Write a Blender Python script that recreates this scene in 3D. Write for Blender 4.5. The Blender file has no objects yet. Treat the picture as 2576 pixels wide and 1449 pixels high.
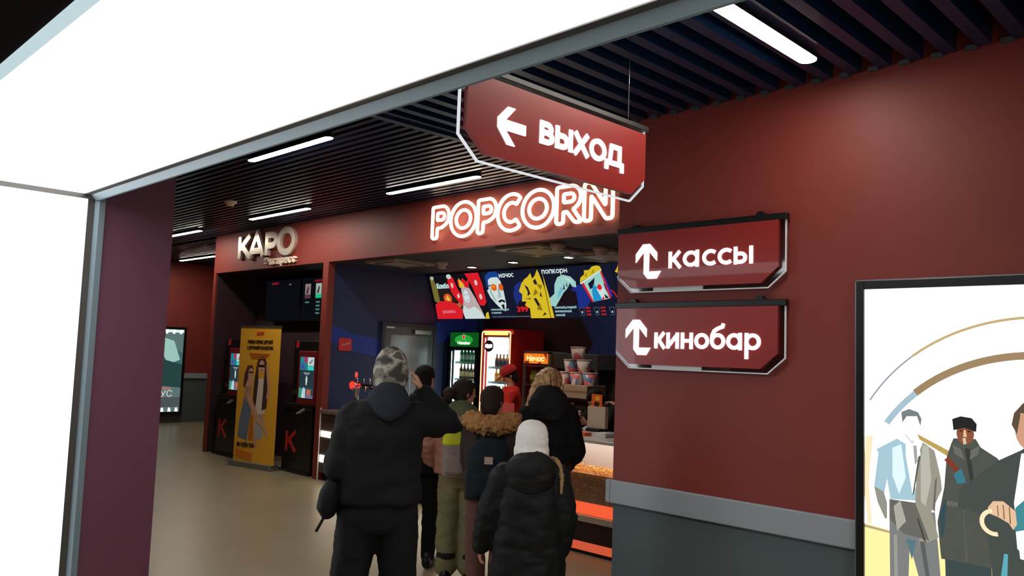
import bpy, bmesh, math, random
from mathutils import Vector, Matrix, noise
from mathutils.geometry import tessellate_polygon
random.seed(7)
S = bpy.context.scene
COL = S.collection
V3 = Vector
PI = math.pi

# ---------------------------------------------------------------- camera, world, exposure
YAW, PIT, ROL, FPX = .7858, .0825, .0358, 2047.0
CAM = V3((0, 0, 1.7))
f_ = V3((-math.sin(YAW)*math.cos(PIT), math.cos(YAW)*math.cos(PIT), math.sin(PIT)))
r_ = V3((math.cos(YAW), math.sin(YAW), 0)); u_ = r_.cross(f_)
R_ = r_*math.cos(ROL)+u_*math.sin(ROL); U_ = -r_*math.sin(ROL)+u_*math.cos(ROL)
cam = bpy.data.cameras.new('camera'); co = bpy.data.objects.new('camera', cam); COL.objects.link(co)
cam.sensor_fit = 'HORIZONTAL'; cam.sensor_width = 36; cam.lens = FPX/2576*36; cam.clip_start = .02
co.matrix_world = Matrix(((R_.x, U_.x, -f_.x, CAM.x), (R_.y, U_.y, -f_.y, CAM.y), (R_.z, U_.z, -f_.z, CAM.z), (0, 0, 0, 1)))
S.camera = co
S.view_settings.view_transform = 'Standard'; S.view_settings.look = 'None'
S.view_settings.gamma = 1; S.view_settings.use_curve_mapping = False
S.view_settings.exposure = 0.0
w = bpy.data.worlds.new('world'); S.world = w; w.use_nodes = True
w.node_tree.nodes['Background'].inputs[0].default_value = (.5, .6, .8, 1)
w.node_tree.nodes['Background'].inputs[1].default_value = .02
LIGHTBOX = 3.8      # glow of the big portal panels
STRIP = 44.0; HALL = 80.0        # ceiling strip lamps
NEON = 3.6

# ---------------------------------------------------------------- materials
def lin(c):
    return tuple(((x/255)/12.92 if x/255 <= .04045 else ((x/255+.055)/1.055)**2.4) for x in c)
MATS = {}
def mat(name, rgb, rough=.5, metal=0, emit=0, var=0, scale=8, bump=0, bscale=60, spec=.5, coat=0, alpha=1):
    if name in MATS: return MATS[name]
    m = bpy.data.materials.new(name); m.use_nodes = True; nt = m.node_tree; b = nt.nodes['Principled BSDF']
    c = lin(rgb)+(1,)
    b.inputs['Base Color'].default_value = c; b.inputs['Roughness'].default_value = rough
    b.inputs['Metallic'].default_value = metal; b.inputs['Specular IOR Level'].default_value = spec
    b.inputs['Coat Weight'].default_value = coat
    if alpha < 1: b.inputs['Alpha'].default_value = alpha
    if emit:
        b.inputs['Emission Color'].default_value = c; b.inputs['Emission Strength'].default_value = emit
    if var or bump:
        tc = nt.nodes.new('ShaderNodeTexCoord')
        n = nt.nodes.new('ShaderNodeTexNoise'); n.inputs['Scale'].default_value = scale; n.inputs['Detail'].default_value = 4
        nt.links.new(tc.outputs['Object'], n.inputs['Vector'])
        if var:
            mx = nt.nodes.new('ShaderNodeMix'); mx.data_type = 'RGBA'
            mx.inputs[6].default_value = tuple(x*(1-var) for x in c[:3])+(1,)
            mx.inputs[7].default_value = tuple(min(1, x*(1+var)) for x in c[:3])+(1,)
            nt.links.new(n.outputs['Fac'], mx.inputs[0]); nt.links.new(mx.outputs[2], b.inputs['Base Color'])
        if bump:
            n2 = nt.nodes.new('ShaderNodeTexNoise'); n2.inputs['Scale'].default_value = bscale; n2.inputs['Detail'].default_value = 3
            nt.links.new(tc.outputs['Object'], n2.inputs['Vector'])
            bp = nt.nodes.new('ShaderNodeBump'); bp.inputs['Strength'].default_value = bump; bp.inputs['Distance'].default_value = .01
            nt.links.new(n2.outputs['Fac'], bp.inputs['Height']); nt.links.new(bp.outputs[0], b.inputs['Normal'])
    MATS[name] = m; return m
def em(rgb, s=1.0, name=None):
    k = name or 'glow_%d_%d_%d_%d' % (*rgb, int(s*100))
    if k in MATS: return MATS[k]
    m = bpy.data.materials.new(k); m.use_nodes = True; nt = m.node_tree; nt.nodes.clear()
    e = nt.nodes.new('ShaderNodeEmission'); o = nt.nodes.new('ShaderNodeOutputMaterial')
    e.inputs[0].default_value = lin(rgb)+(1,); e.inputs[1].default_value = s; nt.links.new(e.outputs[0], o.inputs[0])
    MATS[k] = m; return m
def glass(name, rgb=(255, 255, 255), mixf=.12, rough=.02):
    if name in MATS: return MATS[name]
    m = bpy.data.materials.new(name); m.use_nodes = True; nt = m.node_tree; nt.nodes.clear()
    t = nt.nodes.new('ShaderNodeBsdfTransparent'); g = nt.nodes.new('ShaderNodeBsdfGlossy'); x = nt.nodes.new('ShaderNodeMixShader')
    o = nt.nodes.new('ShaderNodeOutputMaterial'); t.inputs[0].default_value = lin(rgb)+(1,); g.inputs['Roughness'].default_value = rough
    x.inputs[0].default_value = mixf; nt.links.new(t.outputs[0], x.inputs[1]); nt.links.new(g.outputs[0], x.inputs[2]); nt.links.new(x.outputs[0], o.inputs[0])
    MATS[name] = m; return m

# ---------------------------------------------------------------- mesh builder
class MB:
    def __init__(s, frame=None):
        s.v = []; s.f = []; s.mi = []; s.mats = []; s.cur = 0; s.smooth = []; s.sm = False
        s.fr = frame or (V3((0, 0, 0)), V3((1, 0, 0)), V3((0, 1, 0)), V3((0, 0, 1)))
    def m(s, material):
        if material not in s.mats: s.mats.append(material)
        s.cur = s.mats.index(material); return s
    def P(s, p):
        o, a, b, c = s.fr; return o+a*p[0]+b*p[1]+c*p[2]
    def add(s, vs, fs):
        k = len(s.v); s.v += [s.P(p) for p in vs]
        for f in fs: s.f.append([k+i for i in f]); s.mi.append(s.cur); s.smooth.append(s.sm)
        return s
    def box(s, x0, x1, y0, y1, z0, z1):
        return s.add([(x0, y0, z0), (x1, y0, z0), (x1, y1, z0), (x0, y1, z0), (x0, y0, z1), (x1, y0, z1), (x1, y1, z1), (x0, y1, z1)],
            [(3, 2, 1, 0), (4, 5, 6, 7), (0, 1, 5, 4), (1, 2, 6, 5), (2, 3, 7, 6), (3, 0, 4, 7)])
    def prism(s, poly, z0, z1):         # polygon in local x,y
        n = len(poly)
        ar = sum(poly[i][0]*poly[(i+1) % n][1]-poly[(i+1) % n][0]*poly[i][1] for i in range(n))
        if ar < 0: poly = poly[::-1]
        tr = tessellate_polygon([[V3((p[0], p[1], 0)) for p in poly]])
        T = []
        for a, b, c in tr:
            A, B, C_ = poly[a], poly[b], poly[c]
            if (B[0]-A[0])*(C_[1]-A[1])-(B[1]-A[1])*(C_[0]-A[0]) < 0: a, b, c = a, c, b
            T.append((a, b, c))
        vs = [(p[0], p[1], z0) for p in poly]+[(p[0], p[1], z1) for p in poly]
        fs = [(c, b, a) for a, b, c in T]+[(a+n, b+n, c+n) for a, b, c in T]
        fs += [(i, (i+1) % n, n+(i+1) % n, n+i) for i in range(n)]
        return s.add(vs, fs)
    def ribbon(s, pts, w, z0, z1, closed=False):   # flat stroke of width w
        n = len(pts); L = []; Rr = []
        for i in range(n):
            p = V3((*pts[i], 0))
            a = V3((*pts[(i-1) % n], 0)) if (closed or i > 0) else None
            b = V3((*pts[(i+1) % n], 0)) if (closed or i < n-1) else None
            d1 = (p-a).normalized() if a is not None else None; d2 = (b-p).normalized() if b is not None else None
            if d1 is None: d1 = d2
            if d2 is None: d2 = d1
            t = (d1+d2); t = t.normalized() if t.length > 1e-6 else d1
            nn = V3((-t.y, t.x, 0)); k = max(.45, nn.dot(V3((-d1.y, d1.x, 0))))
            L.append(p+nn*w/2/k); Rr.append(p-nn*w/2/k)
        vs = []
        for i in range(n): vs += [(L[i].x, L[i].y, z0), (Rr[i].x, Rr[i].y, z0), (Rr[i].x, Rr[i].y, z1), (L[i].x, L[i].y, z1)]
        fs = []
        for i in range(n if closed else n-1):
            a = 4*i; b = 4*((i+1) % n)
            fs += [(a+3, a+2, b+2, b+3), (a+1, a, b, b+1), (a+2, a+1, b+1, b+2), (a, a+3, b+3, b)]
        if not closed: fs += [(0, 1, 2, 3), (4*n-1, 4*n-2, 4*n-3, 4*n-4)]
        return s.add(vs, fs)
    def tube(s, pts, r, n=8, closed=False):
        pts = [V3(p) for p in pts]; m = len(pts); rs = r if isinstance(r, (list, tuple)) else [r]*m
        vs = []; fs = []; up = None
        for i, p in enumerate(pts):
            a = pts[(i-1) % m] if (closed or i > 0) else p; b = pts[(i+1) % m] if (closed or i < m-1) else p
            t = (b-a).normalized()
            if up is None: up = V3((0, 0, 1)) if abs(t.z) < .9 else V3((1, 0, 0))
            x = t.cross(up)
            if x.length < 1e-4: up = V3((1, .3, 0)); x = t.cross(up)
            x.normalize(); y = x.cross(t); up = y
            for k in range(n):
                an = 2*PI*k/n; q = p+x*math.cos(an)*rs[i]+y*math.sin(an)*rs[i]; vs.append(tuple(q))
        for i in range(m if closed else m-1):
            for k in range(n):
                a = i*n+k; b = i*n+(k+1) % n; c = ((i+1) % m)*n+(k+1) % n; d = ((i+1) % m)*n+k
                fs.append((a, b, c, d))
        if not closed: fs += [tuple(range(n))[::-1], tuple(range((m-1)*n, m*n))]
        sm, s.sm = s.sm, True; s.add(vs, fs); s.sm = sm; return s
    def loft(s, st, side=(1, 0, 0), n=16, cap=True, e=2.0):   # st: (centre, a, b); side axis a
        side = V3(side); m = len(st); vs = []; fs = []
        P_ = [V3(q[0]) for q in st]
        for i in range(m):
            t = (P_[min(i+1, m-1)]-P_[max(i-1, 0)]).normalized()
            x = (side-t*side.dot(t)); x = x.normalized() if x.length > 1e-3 else t.orthogonal().normalized()
            y = t.cross(x)
            for k in range(n):
                an = 2*PI*k/n; c, d = math.cos(an), math.sin(an)
                c = math.copysign(abs(c)**(2/e), c); d = math.copysign(abs(d)**(2/e), d)
                vs.append(tuple(P_[i]+x*c*st[i][1]+y*d*st[i][2]))
        for i in range(m-1):
            for k in range(n): fs.append((i*n+k, i*n+(k+1) % n, (i+1)*n+(k+1) % n, (i+1)*n+k))
        fs += [tuple(range(n))[::-1], tuple(range((m-1)*n, m*n))]
        sm, s.sm = s.sm, True; s.add(vs, fs); s.sm = sm; return s
    def limb(s, pts, rs, n=14, side=(1, 0, 0), flat=1.0):
        P_ = [V3(p) for p in pts]; st = []
        d = (P_[0]-P_[1]).normalized()
        for k, q in ((.95, .3), (.7, .72), (.35, .93)): st.append((P_[0]+d*rs[0]*k, rs[0]*q, rs[0]*q*flat))
        for i in range(len(P_)-1):
            for j in range(5):
                t = j/5; st.append((P_[i].lerp(P_[i+1], t), rs[i]*(1-t)+rs[i+1]*t, (rs[i]*(1-t)+rs[i+1]*t)*flat))
        st.append((P_[-1], rs[-1], rs[-1]*flat)); d = (P_[-1]-P_[-2]).normalized()
        for k, q in ((.35, .93), (.7, .72), (.95, .3)): st.append((P_[-1]+d*rs[-1]*k, rs[-1]*q, rs[-1]*q*flat))
        return s.loft(st, side=side, n=n)
    def lathe(s, prof, c=(0, 0), n=20, z=0, axis='z'):
        vs = []; fs = []
        for r, h in prof:
            for k in range(n):
                an = 2*PI*k/n; x, y = r*math.cos(an), r*math.sin(an)
                vs.append((c[0]+x, c[1]+y, z+h) if axis == 'z' else (c[0]+x, z+h, c[1]-y))
        m = len(prof)
        for i in range(m-1):
            for k in range(n): fs.append((i*n+k, i*n+(k+1) % n, (i+1)*n+(k+1) % n, (i+1)*n+k))
        fs += [tuple(range(n))[::-1], tuple(range((m-1)*n, m*n))]
        sm, s.sm = s.sm, True; s.add(vs, fs); s.sm = sm; return s
    def ball(s, c, rx, ry, rz, n=16, m=10):
        st = []
        vs = []; fs = []
        for i in range(1, m):
            ph = PI*i/m
            for k in range(n):
                an = 2*PI*k/n; vs.append((c[0]+rx*math.sin(ph)*math.cos(an), c[1]+ry*math.sin(ph)*math.sin(an), c[2]+rz*math.cos(ph)))
        t = len(vs); vs += [(c[0], c[1], c[2]+rz), (c[0], c[1], c[2]-rz)]
        for i in range(m-2):
            for k in range(n): fs.append(((i+1)*n+k, (i+1)*n+(k+1) % n, i*n+(k+1) % n, i*n+k))
        for k in range(n): fs.append((k, (k+1) % n, t)); fs.append(((m-2)*n+(k+1) % n, (m-2)*n+k, t+1))
        sm, s.sm = s.sm, True; s.add(vs, fs); s.sm = sm; return s
    def text(s, body, x, y, h, z0=0, z1=.002, width=None, bold=0, slant=0):
        c = bpy.data.curves.new('t', 'FONT'); c.body = body; c.size = 1; c.offset = bold; c.resolution_u = 3
        o = bpy.data.objects.new('t', c); COL.objects.link(o); dg = bpy.context.evaluated_depsgraph_get()
        me = bpy.data.meshes.new_from_object(o.evaluated_get(dg)); COL.objects.unlink(o); bpy.data.objects.remove(o)
        if not me.vertices: return s
        xs = [v.co.x for v in me.vertices]; x0 = min(xs); x1 = max(xs)
        k = h/.73; kx = (width/(x1-x0)) if width else k
        base = len(s.v)
        vs = [(x+(v.co.x-x0)*kx+v.co.y*k*slant, y+v.co.y*k, z1) for v in me.vertices]
        s.add(vs, [tuple(p.vertices) for p in me.polygons])
        if z1-z0 > .004:       # give the letters their sides
            bm = bmesh.new(); bm.from_mesh(me); bm.edges.ensure_lookup_table()
            for e in bm.edges:
                if len(e.link_faces) == 1:
                    a, b = e.verts; A = (x+(a.co.x-x0)*kx+a.co.y*k*slant, y+a.co.y*k); B = (x+(b.co.x-x0)*kx+b.co.y*k*slant, y+b.co.y*k)
                    s.add([(*A, z0), (*B, z0), (*B, z1), (*A, z1)], [(0, 1, 2, 3)])
            bm.free()
        bpy.data.meshes.remove(me); bpy.data.curves.remove(c); return s
    def build(s, name, parent=None, remesh=0, smooth=0, fold=0, fscale=9, bevel=0, fine=0):
        me = bpy.data.meshes.new(name); me.from_pydata([tuple(v) for v in s.v], [], s.f)
        for m in s.mats: me.materials.append(m)
        for i, p in enumerate(me.polygons): p.material_index = s.mi[i]; p.use_smooth = s.smooth[i]
        o = bpy.data.objects.new(name, me); COL.objects.link(o)
        if remesh:
            md = o.modifiers.new('r', 'REMESH'); md.mode = 'VOXEL'; md.voxel_size = remesh; md.use_smooth_shade = True
        if smooth:
            md = o.modifiers.new('s', 'SMOOTH'); md.factor = .5; md.iterations = smooth
        if remesh or smooth:
            dg = bpy.context.evaluated_depsgraph_get(); me2 = bpy.data.meshes.new_from_object(o.evaluated_get(dg))
            o.modifiers.clear(); o.data = me2; me2.name = name
            if not me2.materials and s.mats: me2.materials.append(s.mats[0])
            if fold:
                me2.update()
                ns = [v.normal.copy() for v in me2.vertices]
                for v, nn in zip(me2.vertices, ns):
                    q = v.co*fscale; q2 = V3((q.x, q.y, q.z*1.9))
                    d = noise.noise(q2+V3((5, 3, 1)))*1.0+(1-abs(noise.noise(q2*1.7)*2))*.5
                    if fine: d += noise.noise(v.co*fine)*1.2
                    v.co = v.co+nn*fold*d
                me2.update()
            for p in me2.polygons: p.use_smooth = True
        if bevel:
            md = o.modifiers.new('b', 'BEVEL'); md.width = bevel; md.segments = 2; md.limit_method = 'ANGLE'
        if parent is not None: o.parent = parent
        return o

def tag(o, label=None, cat=None, group=None, kind=None):
    if label: o['label'] = label
    if cat: o['category'] = cat
    if group: o['group'] = group
    if kind: o['kind'] = kind
    return o
def thing(name, label, cat, loc=(0, 0, 0), rz=0, group=None):
    o = bpy.data.objects.new(name, None); COL.objects.link(o); o.location = loc; o.rotation_euler = (0, 0, rz); o.empty_display_size = .1
    return tag(o, label, cat, group)
def world_thing(name, label, cat, group=None):     # parts given in world coordinates
    return thing(name, label, cat, (0, 0, 0), 0, group)
def struct(o): o['kind'] = 'structure'; return o
def rebase(t, loc):      # move a thing's empty to its base without moving its parts
    L = V3(loc); t.location = L
    for c in t.children: c.location = c.location-L
def copy_tree(o, parent=None):
    c = o.copy(); COL.objects.link(c)
    if parent is not None: c.parent = parent
    for ch in list(o.children): copy_tree(ch, c)
    return c
X, Y, Z = V3((1, 0, 0)), V3((0, 1, 0)), V3((0, 0, 1))
def FY(y): return (V3((0, y, 0)), X, Z, -Y)      # faces -Y, local = world x, z, out
def FX(x): return (V3((x, 0, 0)), Y, Z, X)       # faces +X, local = world y, z, out
def arc(cx, cy, rx, ry, a0, a1, n=14):
    return [(cx+rx*math.cos(math.radians(a0+(a1-a0)*i/n)), cy+ry*math.sin(math.radians(a0+(a1-a0)*i/n))) for i in range(n+1)]
def circ(cx, cy, rx, ry=None, n=24): return arc(cx, cy, rx, ry or rx, 0, 360, n)[:-1]
def rect(x0, y0, x1, y1): return [(x0, y0), (x1, y0), (x1, y1), (x0, y1)]

# materials of the place
RED = mat('red_wall_paint', (128, 47, 38), .55, var=.06, scale=3, bump=.05, bscale=300)
REDD = mat('dark_red_wall_paint', (96, 36, 42), .6, var=.05, scale=3)
GREY = mat('slate_grey_wall_paint', (82, 92, 92), .6, var=.05, scale=4, bump=.05, bscale=300)
RAIL = mat('pale_grey_rail', (150, 156, 160), .4)
SLAT = mat('black_lacquer_slat', (17, 37, 66), .33, spec=.4)
VOID = mat('dark_ceiling_void', (14, 18, 28), .9)
BLUE = mat('navy_wall_paint', (38, 48, 88), .5, var=.08)
BLUE2 = mat('royal_blue_wall_paint', (32, 56, 150), .5)
BLK = mat('black_plastic', (18, 18, 20), .35)
BLKM = mat('black_matte', (14, 14, 16), .7)
ALU = mat('brushed_aluminium', (150, 158, 162), .32, metal=.85)
ALUD = mat('dark_aluminium', (96, 92, 88), .4, metal=.7)
CHROME = mat('chrome', (210, 210, 212), .12, metal=1)
WHITE = mat('white_plastic', (225, 225, 222), .4)
BEIGE = mat('beige_plastic', (196, 178, 158), .5)

# ---------------------------------------------------------------- large lights: the portal light box
H1, H2 = 3.2, 3.45
YA, YB, YP = .65, 1.625, 1.705     # portal from near edge to far profile
ZS, XJ = 2.6, -5.4
GLOW = em((246, 250, 255), LIGHTBOX, 'lightbox_glow')
port = world_thing('light_box_portal', 'huge glowing white light box portal with soffit and side panel in grey aluminium frame', 'light box')
MB().m(GLOW).box(XJ+.02, 1.46, YA+.035, YB, ZS, ZS+.04).build('soffit_panel', port)
MB().m(GLOW).box(XJ-.04, XJ, YA+.06, YB+.03, .02, ZS-.03).build('side_panel', port)
MB().m(GLOW).box(1.5, 1.54, YA+.06, YB+.03, .02, ZS-.03).build('side_panel', port)
m_ = MB()
m_.m(ALUD).box(XJ, 1.5, YB, YB+.035, ZS-.005, ZS+.06)
m_.fr = (V3((0, 0, 0)), Y, Z, X); m_.m(mat('pale_profile', (122, 138, 144), .45, metal=.2)).prism([(YB+.035, ZS-.003), (YB+.07, ZS-.034), (YP, ZS-.036), (YP, ZS+.06), (YB+.035, ZS+.06)], XJ, 1.5)
m_.fr = (V3((0, 0, 0)), X, Y, Z)
m_.m(em((214, 238, 244), .8)).box(XJ, 1.5, YA, YA+.035, ZS-.004, ZS+.012)
m_.build('soffit_frame', port)
m_ = MB().m(ALUD).box(XJ-.03, XJ+.006, YB+.03, YB+.07, .0, ZS)
m_.m(MATS['pale_profile']).prism([(XJ-.03, YB+.07), (XJ+.006, YB+.07), (XJ+.03, YP+.01), (XJ+.03, YP+.045), (XJ-.03, YP+.045)], 0, ZS)
m_.m(ALUD).box(XJ-.03, XJ+.02, YA, YP, ZS-.03, ZS)
m_.build('side_frame', port)

# ---------------------------------------------------------------- setting
FLOORM = mat('stone_floor_tile', (142, 132, 106), .34, var=.12, scale=1.6, bump=.03, bscale=40)
nt = FLOORM.node_tree; b = nt.nodes['Principled BSDF']
br = nt.nodes.new('ShaderNodeTexBrick'); br.offset = 0; br.inputs['Scale'].default_value = 1.0
br.inputs['Mortar Size'].default_value = .004; br.inputs['Brick Width'].default_value = .6; br.inputs['Row Height'].default_value = .6
tc = nt.nodes.new('ShaderNodeTexCoord'); nt.links.new(tc.outputs['Object'], br.inputs['Vector'])
src = b.inputs['Base Color'].links[0].from_socket
br.inputs['Mortar'].default_value = lin((126, 116, 92))+(1,); nt.links.new(src, br.inputs['Color1'])
hs = nt.nodes.new('ShaderNodeHueSaturation'); hs.inputs['Value'].default_value = .93
nt.links.new(src, hs.inputs['Color']); nt.links.new(hs.outputs[0], br.inputs['Color2']); nt.links.new(br.outputs[0], b.inputs['Base Color'])
struct(MB().m(FLOORM).box(-17.7, 2.6, -3, 10, -.1, 0).build('floor'))

# ceiling: dark void deck plus two fields of slats
ceil = struct(MB().m(VOID).box(-17.7, 2.6, 1.7, 10, 3.75, 3.85).build('ceiling'))
m_ = MB().m(SLAT); y = 1.80
while y < 9.9:
    x1 = -4.28; x0 = -17.6 if y < 5.9 or y > 5.98 else None
    if y < 5.86: m_.box(-17.6, x1, y, y+.045, H2, H2+.11)
    elif y > 5.9: m_.box(-17.6, -12.75, y, y+.045, H2, H2+.11)
    y += .1
m_.m(BLKM)
for x in (-16.5, -14.5, -12.5, -10.5, -8.5, -6.5): m_.box(x, x+.03, 1.75, 5.8, H2+.11, H2+.15)
m_.build('slat_panel', ceil)
m_ = MB().m(SLAT); x = -4.2
while x < 2.4:
    m_.box(x, x+.06, 1.74, 4.085, H1, H1+.12)
    x += .148
m_.m(mat('slat_clip', (88, 96, 98), .4, metal=.5)); x = -4.1
while x < 2.4: m_.box(x, x+.05, 4.06, 4.085, H1-.012, H1+.01); x += .148
m_.m(BLKM).box(-4.2, 2.5, 2.6, 2.64, H1+.12, H1+.16).box(-4.2, 2.5, 3.5, 3.54, H1+.12, H1+.16)
m_.m(SLAT).box(-4.26, -4.2, 1.72, 5.86, H1-.02, H2+.2)
m_.build('slat_panel', ceil)
m_ = MB().m(SLAT); x = -4.2+.148
while x < -3.2: m_.box(x, x+.06, 4.09, 5.86, H1, H1+.12); x += .148
m_.build('slat_panel', ceil)

YW = 4.09
wr = struct(MB().m(RED).box(-3.15, 2.5, YW, 10, .82, 3.75).m(GREY).box(-3.148, 2.5, YW+.006, 10, 0, .82).build('wall_right'))
struct(MB().m(RAIL).box(-3.15, 2.5, YW-.03, YW, .818, .958).box(-3.185, -3.15, YW-.03, 5.55, .818, .958).build('trim_1', bevel=.006))
struct(MB().m(RED).box(2.5, 2.6, -3, 10, 0, 3.75).build('wall_far_right'))
# portal masonry
MAS = mat('dark_plum_paint', (104, 92, 98), .7)
STRIPW = mat('plum_red_paint', (108, 58, 78), .5, var=.04)
struct(MB().m(MAS).box(-7, 2.5, YA+.01, YP-.005, ZS+.045, 4.4).box(-7, 2.5, YA+.006, YA+.03, ZS+.012, 4.4).box(1.56, 2.5, YA, YP, 0, ZS+.06).build('wall_portal'))
struct(MB().m(STRIPW).box(-7.0, XJ, YP+.045, 2.19, 0, 3.75).box(-7, XJ-.05, YA, YP+.045, 0, 3.75).build('wall_left'))
struct(MB().m(MAS).box(-7.1, 2.6, -3.1, -3, 0, 4.4).box(-7.1, -7, -3, 1.7, 0, 4.4).build('wall_back'))
struct(MB().m(MAS).box(-7.1, 2.6, -3.1, YA, 4.4, 4.5).build('ceiling_lobby'))
struct(MB().m(REDD).box(-17.7, -7.0, 1.6, 1.7, 0, 3.75).build('wall_near'))
we = struct(MB().m(RED).box(-17.7, -17.6, 1.7, 10, 1.0, 3.75).m(GREY).box(-17.7, -17.604, 1.7, 10, 0, 1.0).build('wall_end'))
struct(MB().m(RAIL).box(-17.6, -17.57, 1.7, 10, .95, 1.06).build('trim_2'))
struct(MB().m(RED).box(-17.7, 2.6, 10, 10.1, 0, 3.75).build('wall_far'))

# kiosk niche and bar shell
YF = 5.87
fas = MB().m(RED).box(-12.72, -3.15, YF, YF+.1, 2.85, 3.75)
fas.box(-12.72, -12.64, YF, 6.6, 0, 2.85).box(-9.46, -9.33, YF, YF+.1, 0, 2.85)
struct(fas.build('wall_fascia'))
NR = mat('dark_niche_tone', (56, 32, 40), .6)
struct(MB().m(NR).box(-12.64, -9.4, 6.6, 6.7, 0, 2.85).box(-12.64, -9.43, 5.97, 6.6, 2.85, 2.9).box(-9.46, -9.41, 5.97, 6.6, 0, 2.85).box(-12.64, -12.632, 5.90, 6.6, 0, 2.85).m(RED).box(-12.72, -12.62, 6.6, 10, 0, 3.75).build('wall_niche'))  # darker than the fascia, also laid over the niche's red side wall
struct(MB().m(WHITE).box(-9.335, -9.325, YF-.008, YF+.005, 0, .93).build('trim_3'))
ws = MB((V3((-9.4, 0, 0)), Y, Z, X)).m(BLUE)
ws.box(5.97, 8.8, 0, 3.0, 0, .05)
band = [(5.98, 2.02), (6.3, 1.92), (6.8, 1.86), (7.3, 1.92), (7.57, 2.02), (7.9, 2.2), (8.6, 2.45), (8.6, 2.02), (7.9, 1.86), (7.3, 1.66), (6.8, 1.60), (6.3, 1.68), (5.98, 1.8)]
ws.m(BLUE2).prism(band, .05, .052)
struct(ws.build('wall_bar_side'))
bk = MB().m(mat('navy_back_brightened', (54, 70, 136), .5, var=.08)).box(-9.4, -3.15, 8.7, 8.8, 0, 3.0)  # side wall navy, lightened here to make up for weak light
bk.fr = FY(8.7); bk.m(mat('maroon_wall_paint', (52, 18, 26), .6)).prism([(-9.3, 2.75), (-7.6, 2.75), (-7.3, 2.2), (-7.1, 1.9), (-7.5, 1.3), (-7.9, 1.0), (-9.3, 1.0)], 0, .004)
struct(bk.build('wall_bar_back'))
struct(MB().m(mat('charcoal_ceiling', (62, 62, 70), .7)).box(-9.4, -3.15, 5.97, 8.8, 2.85, 2.9).build('ceiling_bar'))

# ---------------------------------------------------------------- strip lamps
LAMP = em((255, 244, 232), STRIP, 'strip_lamp_glow'); LAMPH = em((255, 242, 228), HALL, 'hall_lamp_glow')
def strip(p0, p1, wdt, label, z, group='linear ceiling lamps over the hall'):
    a = V3(p0); b_ = V3(p1); c = (a+b_)/2; L = (b_-a).length; d = (b_-a).normalized()
    t = thing('ceiling_light', label, 'ceiling light', (c.x, c.y, z), math.atan2(d.y, d.x), group)
    n = 8; pl = []
    def cap(w_, l): return arc(l/2-w_/2, 0, w_/2, w_/2, -90, 90, n)+arc(-l/2+w_/2, 0, w_/2, w_/2, 90, 270, n)
    MB().m(LAMP if z < 3.3 else LAMPH).prism(cap(wdt, L), -.014, -.010).build('diffuser', t)
    MB().m(BLK).prism(cap(wdt+.012, L+.012), -.010, .06).build('housing', t)
    for e in (-.3, .3): MB().m(BLK).box(L*e, L*e+.02, -.01, .01, .055, .3).build('bracket', t)
strip((-7.05, 3.53), (-5.68, 3.53), .07, 'bright linear ceiling lamp nearest the white portal edge, left of the exit sign', 3.428)
strip((-10.33, 5.23), (-8.82, 5.23), .07, 'linear ceiling lamp above the silver letters over the ticket machines', 3.428)
strip((-7.24, 5.25), (-5.75, 5.25), .07, 'linear ceiling lamp just above and left of the glowing neon lettering', 3.428)
strip((-13.35, 5.3), (-12.03, 5.3), .07, 'upper of two short linear lamps by the plum wall edge', 3.428)
strip((-16.86, 7.04), (-15.2, 7.04), .07, 'lowest and farthest linear ceiling lamp beyond the red pillar', 3.428)
strip((-1.727, 2.35), (-1.727, 3.73), .085, 'large linear lamp pointing at the red wall at upper right', 3.185)

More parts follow.
